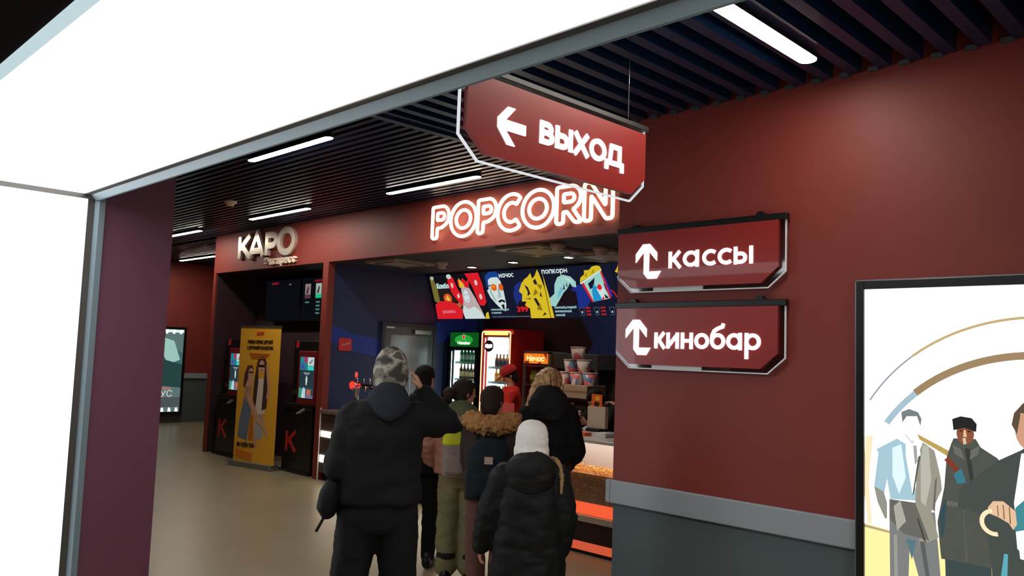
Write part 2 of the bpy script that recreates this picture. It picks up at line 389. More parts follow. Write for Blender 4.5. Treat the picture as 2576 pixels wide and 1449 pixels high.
# ---------------------------------------------------------------- stroke lettering
def glyph(ch):
    g = {
     'к': ([[(.13, 0), (.13, 1)], [(.13, .42), (.30, .52), (.70, 1.0)], [(.32, .55), (.74, 0)]], .86),
     'а': ([circ(.50, .5, .37), [(.87, 0), (.87, 1)]], 1.13),
     'с': ([arc(.5, .5, .37, .37, 48, 312, 22)], .87),
     'ы': ([[(.13, 0), (.13, 1)], [(.13, .60), (.42, .60)]+arc(.42, .365, .22, .235, 90, -90, 10)[1:]+[(.13, .13)], [(.95, 0), (.95, 1)]], 1.12),
     'и': ([[(.13, 1), (.13, 0)], [(.13, .12), (.77, .88)], [(.77, 0), (.77, 1)]], 1.0),
     'н': ([[(.13, 1), (.13, 0)], [(.13, .5), (.72, .5)], [(.72, 0), (.72, 1)]], .92),
     'п': ([[(.13, 0), (.13, .88), (.72, .88), (.72, 0)]], .92), 'ч': ([[(.13, 1), (.13, .62), (.22, .45), (.40, .42), (.70, .46)], [(.72, 1), (.72, 0)]], .92),
     'о': ([circ(.5, .5, .37)], 1.03),
     'б': ([circ(.5, .5, .37), [(.13, .5), (.15, .85), (.28, 1.12), (.52, 1.26), (.80, 1.36), (.86, 1.55)]], 1.03),
     'р': ([[(.13, 1), (.13, -.5)], circ(.50, .5, .37)], 1.05),
     'В': ([[(.13, 0), (.13, 1)], [(.13, .88), (.40, .88)]+arc(.40, .70, .20, .18, 90, -90, 8)[1:]+[(.13, .52)], [(.40, .52)]+arc(.42, .32, .24, .20, 90, -90, 10)+[(.13, .12)]], .80),
     'Ы': ([[(.13, 0), (.13, 1)], [(.13, .60), (.42, .60)]+arc(.42, .365, .22, .24, 90, -90, 10)[1:]+[(.13, .125)], [(.84, 0), (.84, 1)]], 1.0),
     'Х': ([[(.08, 1), (.80, 0)], [(.78, 1), (.06, 0)]], .88),
     'О': ([circ(.5, .5, .38, .40)], 1.0),
     'Д': ([[(.02, -.25), (.02, .10), (.95, .10), (.95, -.25)], [(.20, .10), (.30, .88), (.80, .88), (.80, .10)]], 1.0),
     'K': ([[(.14, 0), (.14, 1)], [(.2, .45), (.78, 1)], [(.3, .56), (.84, 0)]], .84),
     'A': ([[(.06, 0), (.48, .98), (.90, 0)], [(.24, .26), (.72, .26)]], .88),
     'P': ([[(.14, 0), (.14, 1)], [(.14, .87), (.45, .87)]+arc(.45, .64, .25, .23, 90, -90, 10)[1:]+[(.14, .41)]], .80),
     'O': ([circ(.55, .52, .44, .47)], 1.1)}
    return g[ch]
def lettering(mb, word, x, y, h, w, z0, z1, sx=1.0, track=0, slope=0):
    for ch in word:
        st, adv = glyph(ch)
        for s_ in st:
            closed = len(s_) > 18 and abs(s_[0][0]-s_[-1][0]) < .25 and ch in 'аобрОO' and len(s_) >= 24
            pts = [(x+p[0]*h*sx, y+p[1]*h) for p in s_]
            mb.ribbon(pts, w, z0, z1, closed)
        x += adv*h*sx+track
    return x

SIGNRED = mat('sign_red', (148, 42, 38), .35, coat=.3)
EDGE = em((240, 244, 250), .85, 'acrylic_edge_added_glow'); EDGE2 = mat('polished_acrylic_edge', (235, 238, 240), .25)  # emission added so the exit sign's acrylic edge reads as catching light
ACR = glass('clear_acrylic', (225, 228, 230), .10, .05)
LETW = em((255, 255, 255), 2.2, 'sign_letter_glow')
def plate_poly(x0, x1, z0, z1, c=.085, cx=.1): return [(x0, z1), (x0, z0+c), (x0+cx, z0), (x1-cx, z0), (x1, z0+c), (x1, z1)]
def sign_parts(t, fr, o, r, arrow, word, wx, wy, wh, ww, sx=1, th=.03):
    m = MB(fr).m(ACR).prism(plate_poly(*o), 0, .008); m.build('acrylic_plate', t)
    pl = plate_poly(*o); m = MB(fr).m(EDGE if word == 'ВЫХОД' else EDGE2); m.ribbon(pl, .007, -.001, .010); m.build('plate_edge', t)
    MB(fr).m(SIGNRED).prism(plate_poly(*r), .008, th).build('red_panel', t)
    m = MB(fr).m(LETW)
    for a in arrow: m.prism(a, th, th+.006)
    m.build('arrow', t)
    m = MB(fr).m(LETW); lettering(m, word, wx, wy, wh, ww, th, th+.006, sx)
    m.build('lettering', t)
def bent_arrow(x, z, s=1.0):     # up arrow with a foot to the right; x,z = apex centre
    return [[(x-.026*s, z), (x+.022*s, z), (x+.075*s, z-.055*s), (x+.075*s, z-.105*s), (x+.018*s, z-.045*s), (x-.018*s, z-.045*s), (x-.078*s, z-.11*s), (x-.078*s, z-.058*s)],
            [(x-.018*s, z-.03*s), (x+.018*s, z-.03*s), (x+.018*s, z-.168*s), (x+.105*s, z-.168*s), (x+.075*s, z-.212*s), (x+.012*s, z-.212*s), (x-.018*s, z-.178*s)]]
for (zt, word, lab, ax, az, wx, wz, wh, sx) in (
    (2.474, 'кассы', 'red acrylic wall sign reading кассы, upper of the two on the red wall', -2.890, 2.400, -2.735, 2.245, .098, 1.17),
    (2.012, 'кинобар', 'red acrylic wall sign reading кинобар, lower of the two on the red wall', -2.953, 1.942, -2.822, 1.772, .094, 1.05)):
    t = world_thing('wall_sign', lab, 'sign', 'red direction signs with white letters')
    sign_parts(t, FY(4.062), (-3.119, -2.01, zt-.362, zt), (-3.108, -2.042, zt-.338, zt), bent_arrow(ax, az), word, wx, wz, wh, .0205, sx)
    MB().m(BLK).box(-3.125, -2.0, 4.035, 4.075, zt, zt+.036).build('top_rail', t, bevel=.003)
    for xx in (-3.0, -2.16):
        MB(FY(4.05)).m(BLK).prism([(xx-.03, zt+.036), (xx+.03, zt+.036), (xx+.012, zt+.058), (xx-.012, zt+.058)], -.04, 0).build('hanger', t)
    MB(FY(4.054)).m(WHITE).box(-2.85, -2.51, zt-.36, zt-.335, 0, .006).build('edge_strip', t)  # white strip painted in for the reflection on the lower acrylic edge
    rebase(t, (-2.56, 4.06, zt-.36))
t = world_thing('hanging_sign', 'red acrylic sign reading ВЫХОД with left arrow, hanging by wires under the slats', 'sign', 'red direction signs with white letters')
arrow = [[(2.118, 2.615), (2.170, 2.667), (2.212, 2.667), (2.160, 2.613), (2.272, 2.613), (2.272, 2.572), (2.160, 2.572), (2.214, 2.517), (2.172, 2.517), (2.118, 2.577)]]
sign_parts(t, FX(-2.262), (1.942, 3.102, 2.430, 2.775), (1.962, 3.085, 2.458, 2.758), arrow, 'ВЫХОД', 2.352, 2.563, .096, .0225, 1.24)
MB().m(BLK).box(-2.275, -2.232, 1.94, 3.11, 2.775, 2.80).build('top_rail', t, bevel=.003)
for yy in (2.16, 2.97): MB().m(mat('steel_wire', (170, 170, 170), .3, metal=1)).tube([(-2.25, yy, 2.80), (-2.25, yy, 3.2)], .002, 6).build('wire', t)
MB(FX(-2.262)).m(WHITE).box(1.944, 1.962, 2.69, 2.72, .003, .012).build('edge_strip', t)
rebase(t, (-2.25, 2.52, 2.43))

# ---------------------------------------------------------------- neon POPCORN
NEONM = em((255, 222, 186), NEON, 'neon_glow')
t = world_thing('neon_sign', 'glowing white neon lettering reading POPCORN on the red fascia', 'neon sign')
def rounded(pts, r=.022, n=4):     # round the corners of a closed polyline
    out = []; N = len(pts)
    for i in range(N):
        p = V3((*pts[i][:2], 0)); a = V3((*pts[(i-1) % N][:2], 0)); b = V3((*pts[(i+1) % N][:2], 0)); rr = pts[i][2] if len(pts[i]) > 2 else r
        rr = min(rr, (a-p).length*.45, (b-p).length*.45)
        if rr < .003: out.append((p.x, p.y)); continue
        A = p+(a-p).normalized()*rr; B = p+(b-p).normalized()*rr
        for k in range(n+1):
            u = k/n; q = A*(1-u)**2+p*2*u*(1-u)+B*u*u; out.append((q.x, q.y))
    return out
def stem_poly_P(R=False):
    o = [(0, .36), (.17, .36, .0)]+[(*q, 0) for q in arc(.17, .245, .115, .115, 80, -60, 8)]
    if R: o += [(.20, .13, .01), (.30, .0, .03), (.22, -.0, .03), (.125, .11, .01), (.085, .11, .01)]
    else: o += [(.16, .115, .02), (.09, .115, .015)]
    o += [(.085, 0, .03), (0, 0, .03)]
    i = [(.085, .285), (.165, .285, .0)]+[(*q, 0) for q in arc(.165, .245, .045, .04, 80, -80, 5)]+[(.085, .205)]
    return [rounded(o), rounded(i, .012)]
def neon_glyph(ch):
    if ch == 'P': return stem_poly_P()
    if ch == 'R': return stem_poly_P(True)
    if ch == 'O': return [circ(.21, .18, .205, .19, 36), circ(.21, .18, .115, .10, 28)]
    if ch == 'C':
        o = arc(.20, .18, .195, .19, 50, 310, 26); i = arc(.20, .18, .105, .10, 310, 50, 20)
        return [rounded([(*p, .0) for p in o[:-1]]+[(*o[-1], .03), (*i[0], .03)]+[(*p, 0) for p in i[1:-1]]+[(*i[-1], .03)])]
    if ch == 'N': return [rounded([(0, 0, .03), (0, .36, .03), (.075, .36, .02), (.25, .13, .01), (.25, .36, .03), (.335, .36, .03), (.335, 0, .03), (.26, 0, .02), (.085, .23, .01), (.085, 0, .03)])]
for i, (ch, x0, x1) in enumerate((('P', -7.15, -6.87), ('O', -6.84, -6.42), ('P', -6.39, -6.11), ('C', -6.09, -5.76), ('O', -5.73, -5.30), ('R', -5.26, -4.95), ('N', -4.91, -4.57))):
    m = MB(FY(5.83)).m(NEONM); cs = neon_glyph(ch); xs = [p[0] for c in cs for p in c]; k = (x1-x0)/(max(xs)-min(xs)); z0 = 2.985
    for c in cs: m.tube([(x0+p[0]*k, z0+p[1], 0) for p in c], .019, 8, True)
    o = m.build('letter_'+{'P': 'p', 'O': 'o', 'C': 'c', 'R': 'r', 'N': 'n'}[ch], t)
    glass('clear_standoff', (230, 230, 230), .2)
    c = cs[0]
    for q in (0, len(c)//2): s = MB(FY(5.83)).m(glass('clear_standoff')).tube([(x0+c[q][0]*k, z0+c[q][1], 0), (x0+c[q][0]*k, z0+c[q][1], -.04)], .006, 6); s.build('standoff', o)
rebase(t, (-5.86, 5.85, 2.98))

# silver letters over the ticket machines
SILV = mat('satin_silver', (222, 212, 196), .3, metal=.45)
t = world_thing('logo_sign', 'silver raised letters reading КАРО with Экспресс beneath, over the ticket machines', 'sign')
x = -11.83
for ch, x0, sx in (('K', -11.86, 1.45), ('A', -11.50, 1.45), ('P', -11.02, 1.40), ('O', -10.66, 1.38)):
    m = MB(FY(YF)).m(SILV); st, adv = glyph(ch)
    for i_, s_ in enumerate(st):
        m.ribbon([(x0+p[0]*.34*sx, 3.03+p[1]*.34) for p in s_], .092, .005, .05+.0015*i_, ch == 'O')
    m.build('letter_'+ch.lower(), t)
m = MB(FY(YF)).m(mat('cream_letter', (240, 226, 208), .4)).text('Экспресс', -11.04, 2.895, .105, .0, .03, width=.90, bold=.03); m.build('word', t)
rebase(t, (-11, YF, 2.88))

# smoke detector on the slats
m = MB().m(mat('cream_plastic', (226, 208, 192), .5)).lathe([(.0, -.06), (.045, -.058), (.05, -.03), (.075, -.02), (.08, .0)], (-9.39, 4.48), 20, H2-.0)
o = m.build('smoke_detector'); tag(o, 'small round cream detector hanging under the dark slats', 'smoke detector')

# ---------------------------------------------------------------- flat artwork on glowing sheets
def art(mb, fr, items, z=0.001, dz=.0005):     # items: (rgb, strength, polygon); later ones lie in front
    mb.fr = fr
    for k, (c, s_, p) in enumerate(items):
        mb.m(em(c, s_)); n0 = len(p)
        tr = tessellate_polygon([[V3((q[0], q[1], 0)) for q in p]])
        T = []
        for a, b, c_ in tr:
            A, B, C_ = p[a], p[b], p[c_]
            T.append((a, b, c_) if (B[0]-A[0])*(C_[1]-A[1])-(B[1]-A[1])*(C_[0]-A[0]) > 0 else (a, c_, b))
        mb.add([(q[0], q[1], z+dz*k) for q in p], T)
    return z+dz*len(items)
def ringseg(cx, cy, r0, r1, a0, a1, ky=1.0, n=24): return arc(cx, cy, r1, r1*ky, a0, a1, n)+arc(cx, cy, r0, r0*ky, a1, a0, n)

# big poster light box on the right wall
t = world_thing('poster_light_box', 'large glowing film poster light box in black frame showing three men in suits and coats', 'light box')
PX0, PX1, PZ0, PZ1 = -1.627, -.45, .42, 2.125
MB(FY(YW)).m(BLK).box(PX0, PX0+.038, PZ0, PZ1, 0, .07).box(PX1-.038, PX1, PZ0, PZ1, 0, .07).box(PX0+.038, PX1-.038, PZ1-.042, PZ1, 0, .07).box(PX0+.038, PX1-.038, PZ0, PZ0+.04, 0, .07).build('frame', t, bevel=.003)
MB(FY(YW)).m(ALU).box(PX0-.005, PX0, PZ0, PZ1+.004, 0, .066).box(PX0-.005, PX1, PZ1, PZ1+.004, 0, .066).build('frame_edge', t)
m = MB(FY(YW))
PW = 2.3
m.m(em((255, 252, 246), PW)).box(PX0+.03, PX1-.03, PZ0+.03, PZ1-.035, .02, .055)
W_, SK = 1.9, 1.0
gold = (206, 176, 122)
L = [((255, 236, 160), 1.15, [(-1.6, .45), (-.48, .45), (-.48, .93), (-1.10, .93), (-1.45, .945), (-1.6, .96)]),
 ((190, 170, 130), 1.0, [(-1.595, .955), (-1.45, .94), (-1.45, .93), (-1.595, .942)]),
 ((240, 220, 180), 1.2, [(-1.585, 1.37), (-1.55, 1.38), (-1.57, 1.15), (-1.555, .96), (-1.575, .96), (-1.595, 1.15)]),
 ((205, 176, 128), 1.0, ringseg(-.85, 1.10, .836, .848, 62, 128)),
 ((150, 155, 170), 1.1, ringseg(-.85, 1.10, .838, .846, 128, 148)),
 ((168, 140, 105), .95, ringseg(-.86, 1.02, .742, .775, 62, 131)),
 ((158, 182, 196), 1.2, ringseg(-.86, 1.02, .742, .770, 131, 146)),
 ((200, 168, 96), .95, [(-1.35, 1.405), (-1.34, 1.38), (-1.20, 1.305), (-1.19, 1.33)]),
 # first figure: pale grey suit
 ((132, 134, 134), .95, [(-1.475, 1.03), (-1.47, .45), (-1.40, .45), (-1.385, .90), (-1.33, .70), (-1.30, .45), (-1.235, .45), (-1.255, .80), (-1.275, 1.06)]),
 ((160, 192, 205), 1.15, [(-1.525, 1.30), (-1.535, 1.315), (-1.44, 1.375), (-1.385, 1.345), (-1.35, 1.10), (-1.47, 1.09), (-1.485, 1.18), (-1.50, 1.10), (-1.545, 1.14)]),
 ((150, 152, 142), 1.0, [(-1.545, 1.14), (-1.50, 1.12), (-1.485, 1.07), (-1.485, 1.0), (-1.495, .995), (-1.53, 1.07)]),
 ((158, 155, 140), 1.0, [(-1.325, 1.37), (-1.275, 1.335), (-1.25, 1.22), (-1.245, 1.165), (-1.29, 1.06), (-1.26, .95), (-1.34, .90), (-1.36, 1.09), (-1.35, 1.30)]),
 ((120, 120, 112), .8, [(-1.475, 1.09), (-1.36, 1.09), (-1.30, .93), (-1.41, .94), (-1.475, 1.0)]),
 ((245, 245, 245), 1.6, [(-1.40, 1.36), (-1.345, 1.37), (-1.335, 1.31), (-1.37, 1.12), (-1.40, 1.30)]),
 ((170, 170, 168), 1.0, [(-1.368, 1.35), (-1.352, 1.35), (-1.348, 1.28), (-1.36, 1.26)]),
 ((250, 246, 242), 1.7, circ(-1.378, 1.432, .034, .052)),
 ((128, 140, 142), .9, [(-1.415, 1.45), (-1.42, 1.50), (-1.385, 1.517), (-1.345, 1.505), (-1.33, 1.475), (-1.335, 1.44), (-1.35, 1.485), (-1.395, 1.482)]),
 ((220, 220, 222), 1.2, [(-1.392, 1.442), (-1.38, 1.442), (-1.38, 1.437), (-1.392, 1.437)]),
 ((220, 220, 222), 1.2, [(-1.372, 1.442), (-1.36, 1.442), (-1.36, 1.437), (-1.372, 1.437)]),
 ((186, 184, 170), 1.05, [(-1.325, 1.36), (-1.30, 1.35), (-1.29, 1.2), (-1.315, 1.08), (-1.335, 1.1), (-1.335, 1.28)]), ((96, 96, 88), .8, [(-1.345, 1.30), (-1.335, 1.31), (-1.365, 1.13), (-1.372, 1.12)]), ((120, 118, 108), .9, [(-1.275, 1.20), (-1.265, 1.22), (-1.275, 1.06), (-1.285, 1.07)]),
 ((178, 176, 164), 1.0, [(-1.455, 1.06), (-1.425, 1.09), (-1.40, 1.0), (-1.44, .95)]), ((80, 80, 76), .8, [(-1.352, 1.02), (-1.345, 1.02), (-1.31, .91), (-1.325, .93)]), ((158, 158, 152), 1.0, [(-1.455, .93), (-1.44, .93), (-1.432, .45), (-1.45, .45)]), ((104, 106, 104), .85, [(-1.34, .92), (-1.32, .92), (-1.275, .60), (-1.29, .60)]), ((96, 130, 140), .9, [(-1.40, .92), (-1.355, .92), (-1.375, .83)]),
 ((205, 224, 230), 1.3, [(-1.46, 1.33), (-1.42, 1.35), (-1.40, 1.20), (-1.43, 1.12), (-1.46, 1.2)]), ((190, 200, 204), 1.2, [(-1.405, 1.395), (-1.40, 1.40), (-1.375, 1.37), (-1.36, 1.375), (-1.37, 1.355)]),
 # second figure: long dark coat, tall fur hat
 ((66, 80, 80), .95, [(-1.235, .9), (-1.225, .45), (-1.15, .45), (-1.135, .80), (-1.10, .45), (-1.04, .45), (-1.05, .9)]),
 ((84, 86, 80), 1.0, [(-1.205, 1.375), (-1.195, 1.40), (-1.105, 1.405), (-1.085, 1.37), (-1.02, 1.33), (-.99, 1.28), (-1.03, 1.1), (-1.04, .86), (-1.25, .86), (-1.265, 1.02), (-1.235, 1.18), (-1.225, 1.31)]),
 ((150, 92, 66), .9, circ(-1.147, 1.425, .036, .048)),
 ((46, 48, 46), .8, [(-1.195, 1.435), (-1.2, 1.485), (-1.165, 1.50), (-1.12, 1.495), (-1.10, 1.47), (-1.103, 1.435), (-1.15, 1.45)]),
 ((222, 196, 170), 1.0, [(-1.158, 1.405), (-1.145, 1.405), (-1.142, 1.38), (-1.155, 1.375)]),
 ((140, 66, 48), .9, [(-1.235, 1.30), (-1.215, 1.315), (-1.165, 1.26), (-1.185, 1.245)]),
 ((66, 132, 152), .9, [(-1.195, 1.24), (-1.165, 1.27), (-1.145, 1.21), (-1.18, 1.20)]),
 ((150, 120, 80), .9, [(-1.19, 1.115), (-1.16, 1.115), (-1.155, 1.10), (-1.185, 1.10)]),
 ((110, 110, 102), .95, [(-1.235, 1.12), (-1.05, 1.115), (-1.05, 1.095), (-1.235, 1.10)]), ((190, 190, 180), 1.1, [(-1.135, 1.118), (-1.12, 1.118), (-1.12, 1.095), (-1.135, 1.095)]),
 ((62, 66, 62), .9, [(-1.15, 1.36), (-1.13, 1.36), (-1.10, 1.12), (-1.115, 1.12)]), ((108, 112, 104), 1.0, [(-1.20, 1.37), (-1.165, 1.355), (-1.15, 1.31), (-1.19, 1.33)]), ((108, 112, 104), 1.0, [(-1.09, 1.38), (-1.125, 1.35), (-1.13, 1.31), (-1.095, 1.34)]),
 ((60, 84, 92), .9, [(-1.255, 1.05), (-1.235, 1.12), (-1.225, 1.12), (-1.235, .98), (-1.25, .95)]), ((98, 100, 92), .9, [(-1.16, 1.09), (-1.155, 1.09), (-1.14, .87), (-1.15, .87)]),
 ((238, 190, 150), 1.1, [(-1.152, 1.44), (-1.145, 1.44), (-1.14, 1.41), (-1.155, 1.41)]), ((70, 40, 30), .8, [(-1.17, 1.437), (-1.158, 1.44), (-1.158, 1.434), (-1.17, 1.431)]), ((70, 40, 30), .8, [(-1.138, 1.44), (-1.125, 1.437), (-1.125, 1.431), (-1.138, 1.434)]),
 # third figure: dark tailcoat, pale shirt, sash, hand on a ring handled cane
 ((74, 80, 76), 1.0, [(-1.02, 1.32), (-.93, 1.375), (-.90, 1.40), (-.62, 1.40), (-.5, 1.3), (-.5, .45), (-1.03, .45), (-1.05, .9), (-1.08, 1.08), (-1.18, 1.10), (-1.17, 1.18)]),
 ((252, 252, 248), 1.8, [(-.93, 1.36), (-.84, 1.38), (-.8, .9), (-.94, .92), (-.96, 1.15)]),
 ((72, 150, 160), .9, [(-.955, 1.13), (-.80, 1.30), (-.76, 1.22), (-.93, 1.0), (-.97, 1.05)]),
 ((240, 238, 225), 1.3, [(-.925, 1.335), (-.87, 1.36), (-.865, 1.335), (-.905, 1.32)]),
 ((210, 160, 128), 1.0, circ(-.895, 1.46, .058, .085)),
 ((110, 88, 70), .8, [(-.965, 1.48), (-.955, 1.53), (-.92, 1.575), (-.86, 1.575), (-.86, 1.54), (-.93, 1.53), (-.945, 1.44)]),
 ((225, 188, 152), 1.1, [(-1.06, 1.115), (-1.04, 1.145), (-1.0, 1.15), (-.955, 1.115), (-.95, 1.06), (-.965, 1.035), (-.98, 1.06), (-1.02, 1.08), (-1.055, 1.09)]),
 ((150, 108, 84), .9, [(-1.025, 1.13), (-1.021, 1.13), (-1.018, 1.085), (-1.022, 1.085)]),
 ((150, 108, 84), .9, [(-1.003, 1.135), (-.999, 1.135), (-.995, 1.075), (-1.0, 1.075)]),
 ((150, 108, 84), .9, [(-.98, 1.13), (-.976, 1.13), (-.972, 1.06), (-.977, 1.06)]),
 ((236, 222, 180), 1.2, ringseg(-1.035, 1.055, .040, .058, 100, 285)),
 ((245, 242, 232), 1.3, [(-.955, 1.03), (-.90, 1.05), (-.86, .99), (-.92, .93), (-.95, .96)]),
 ((96, 176, 190), 1.0, [(-1.0, .93), (-.985, .93), (-.99, .80), (-1.005, .72), (-1.02, .78)])]
art(m, FY(YW), L, .0555, .00008)
m.build('poster', t)
rebase(t, (-1.04, YW, .42))

# small poster light box on the end wall
t = world_thing('poster_light_box', 'narrow teal glowing poster light box low on the far end wall', 'light box')
MB(FX(-17.6)).m(BLK).box(6.55, 7.56, .18, 2.05, 0, .09).build('frame', t)
m = MB(FX(-17.6)); m.m(em((120, 150, 150), .55)).box(6.6, 7.50, .24, 2.0, .05, .095)
L = [((70, 110, 110), .8, [(6.6, 1.9), (7.5, 1.5), (7.5, .9), (6.6, 1.0)]), ((170, 215, 205), .8, [(6.8, 1.9), (7.3, 1.75), (7.45, 1.35), (7.2, 1.25), (7.0, 1.6), (6.8, 1.5)]),
 ((46, 80, 78), .7, [(7.1, 1.35), (7.5, 1.25), (7.5, .75), (7.0, .8)]), ((220, 240, 240), 1.0, [(6.6, 1.93), (7.5, 1.93), (7.5, 1.99), (6.6, 1.99)]), ((90, 96, 98), .7, [(6.6, .34), (7.5, .34), (7.5, .55), (6.6, .55)]), ((226, 120, 110), .8, [(6.9, .72), (7.3, .72), (7.3, .75), (6.9, .75)])]
for k in range(6): L.append(((235, 245, 245), 1.4, [(6.65+k*.15, .245), (6.72+k*.15, .245), (6.70+k*.15, .33), (6.66+k*.15, .33)]))
for k in range(6): L.append(((245, 255, 250), 1.4, [(6.65+k*.15, 1.99), (6.72+k*.15, 1.99), (6.70+k*.15, 1.90), (6.66+k*.15, 1.90)]))
art(m, FX(-17.6), L, .0955, .0003)
m.m(em((235, 220, 215), .9)).text('УС', 7.08, .56, .14, z1=.0985)
m.build('poster', t); rebase(t, (-17.6, 7.05, .18))

# ---------------------------------------------------------------- ticket machines, banner, niche screens
MRED = mat('machine_red', (120, 30, 34), .35)
def machine(x0, label, last=False):
    t = world_thing('ticket_machine', label, 'ticket machine', 'self service ticket machines in the dark niche')
    y0 = 5.93
    m = MB(FY(y0)).m(BLK); m.fr = (V3((x0, y0, 0)), X, Z, -Y)
    m.box(.03, .77, .02, .90, -.38, 0).box(.0, .80, 0, .03, -.42, .04)
    m.box(.08, .78, .90, 1.80, -.30, -.08)
    m.box(.05, .79, .86, .93, -.34, .02)
    m.build('cabinet', t, bevel=.008)
    fr = (V3((x0, y0, 0)), X, Z, -Y)
    MB(fr).m(MRED).box(.34, .80, .93, 1.66, -.10, .0).build('screen_surround', t, bevel=.01)
    m = MB(fr); m.m(em((70, 96, 104), .55)).box(.40, .755, 1.02, 1.58, -.01, .003)
    L = [((40, 150, 160), .7, [(.40, 1.40), (.57, 1.40), (.57, 1.575), (.40, 1.575)]), ((190, 60, 110), .7, [(.50, 1.50), (.58, 1.50), (.58, 1.575), (.50, 1.575)]), ((70, 90, 160), .8, [(.42, 1.41), (.53, 1.41), (.50, 1.5), (.42, 1.47)]),
      ((200, 214, 214), .9, [(.59, 1.46), (.75, 1.46), (.75, 1.575), (.59, 1.575)]), ((120, 128, 140), .9, [(.62, 1.49), (.70, 1.55), (.73, 1.54), (.66, 1.48)]), ((60, 210, 200), .9, [(.59, 1.40), (.75, 1.40), (.75, 1.455), (.59, 1.455)]),
      ((44, 66, 76), .7, [(.40, 1.16), (.755, 1.16), (.755, 1.395), (.40, 1.395)]), ((200, 210, 210), .8, [(.50, 1.355), (.66, 1.355), (.66, 1.365), (.50, 1.365)]), ((200, 210, 210), .8, [(.53, 1.335), (.63, 1.335), (.63, 1.342), (.53, 1.342)]),
      ((220, 226, 220), .9, [(.57, 1.32), (.60, 1.31), (.605, 1.25), (.59, 1.19), (.57, 1.2), (.56, 1.27)]), ((60, 160, 130), .8, [(.40, 1.02), (.47, 1.02), (.47, 1.155), (.40, 1.155)]), ((170, 200, 215), 1.0, [(.47, 1.02), (.57, 1.02), (.57, 1.14), (.52, 1.17), (.48, 1.13)]),
      ((200, 110, 90), .8, [(.60, 1.06), (.70, 1.06), (.70, 1.14), (.60, 1.14)]), ((110, 120, 150), .8, [(.58, 1.02), (.755, 1.02), (.755, 1.06), (.58, 1.06)]), ((230, 220, 200), .9, [(.49, 1.03), (.52, 1.03), (.52, 1.08), (.49, 1.08)])]
    art(m, fr, L, .0032, .0002); m.build('touch_screen', t)
    MB(fr).m(WHITE).prism([(.45, .80), (.60, .87), (.60, .88), (.45, .815)], .0, .05).build('ticket_tray', t)
    m = MB(fr); m.m(mat('machine_logo_red', (190, 44, 44), .4)); st, adv = glyph('K')
    for i_, s_ in enumerate(st): m.ribbon([(.10+p[0]*.34, .28+p[1]*.27) for p in s_], .055, 0, .003+.0006*i_)
    m.build('logo', t)
    MB(fr).m(mat('machine_badge', (200, 40, 50), .4)).prism([(.13, 1.70), (.20, 1.70), (.21, 1.78), (.17, 1.80), (.14, 1.77)], -.08, -.076).build('badge', t)
    m = MB(fr).m(mat('steel_wire', (170, 170, 170))).box(.12, .30, 1.05, 1.10, -.08, -.06); m.build('card_reader', t)
    rebase(t, (x0+.4, y0+.2, 0)); return t
machine(-12.46, 'black and red ticket machine left of the yellow banner')
machine(-10.40, 'black and red ticket machine right of the yellow banner, beside the red pillar')
t = thing('roll_up_banner', 'tall yellow roll up banner with two embracing women, between the ticket machines', 'banner', (-10.72, 5.69, 0), math.radians(12))
MB().m(ALU).box(-.44, .44, -.08, .08, .0, .07).box(-.46, -.42, -.10, .10, 0, .015).box(.42, .46, -.10, .10, 0, .015).build('base', t, bevel=.008)
YEL = mat('yellow_banner_print', (246, 186, 56), .5)
fr = (V3((0, 0, 0)), X, Z, -Y)
m = MB(fr).m(YEL).box(-.425, .425, .06, 1.97, -.004, 0)
def flat(mb, rgb, poly, z):
    mb.m(mat('print_%d_%d_%d' % rgb, rgb, .55)); tr = tessellate_polygon([[V3((q[0], q[1], 0)) for q in poly]]); T = []
    for a, b, c_ in tr:
        A, B, C_ = poly[a], poly[b], poly[c_]
        T.append((a, b, c_) if (B[0]-A[0])*(C_[1]-A[1])-(B[1]-A[1])*(C_[0]-A[0]) > 0 else (a, c_, b))
    mb.add([(q[0], q[1], z) for q in poly], T)
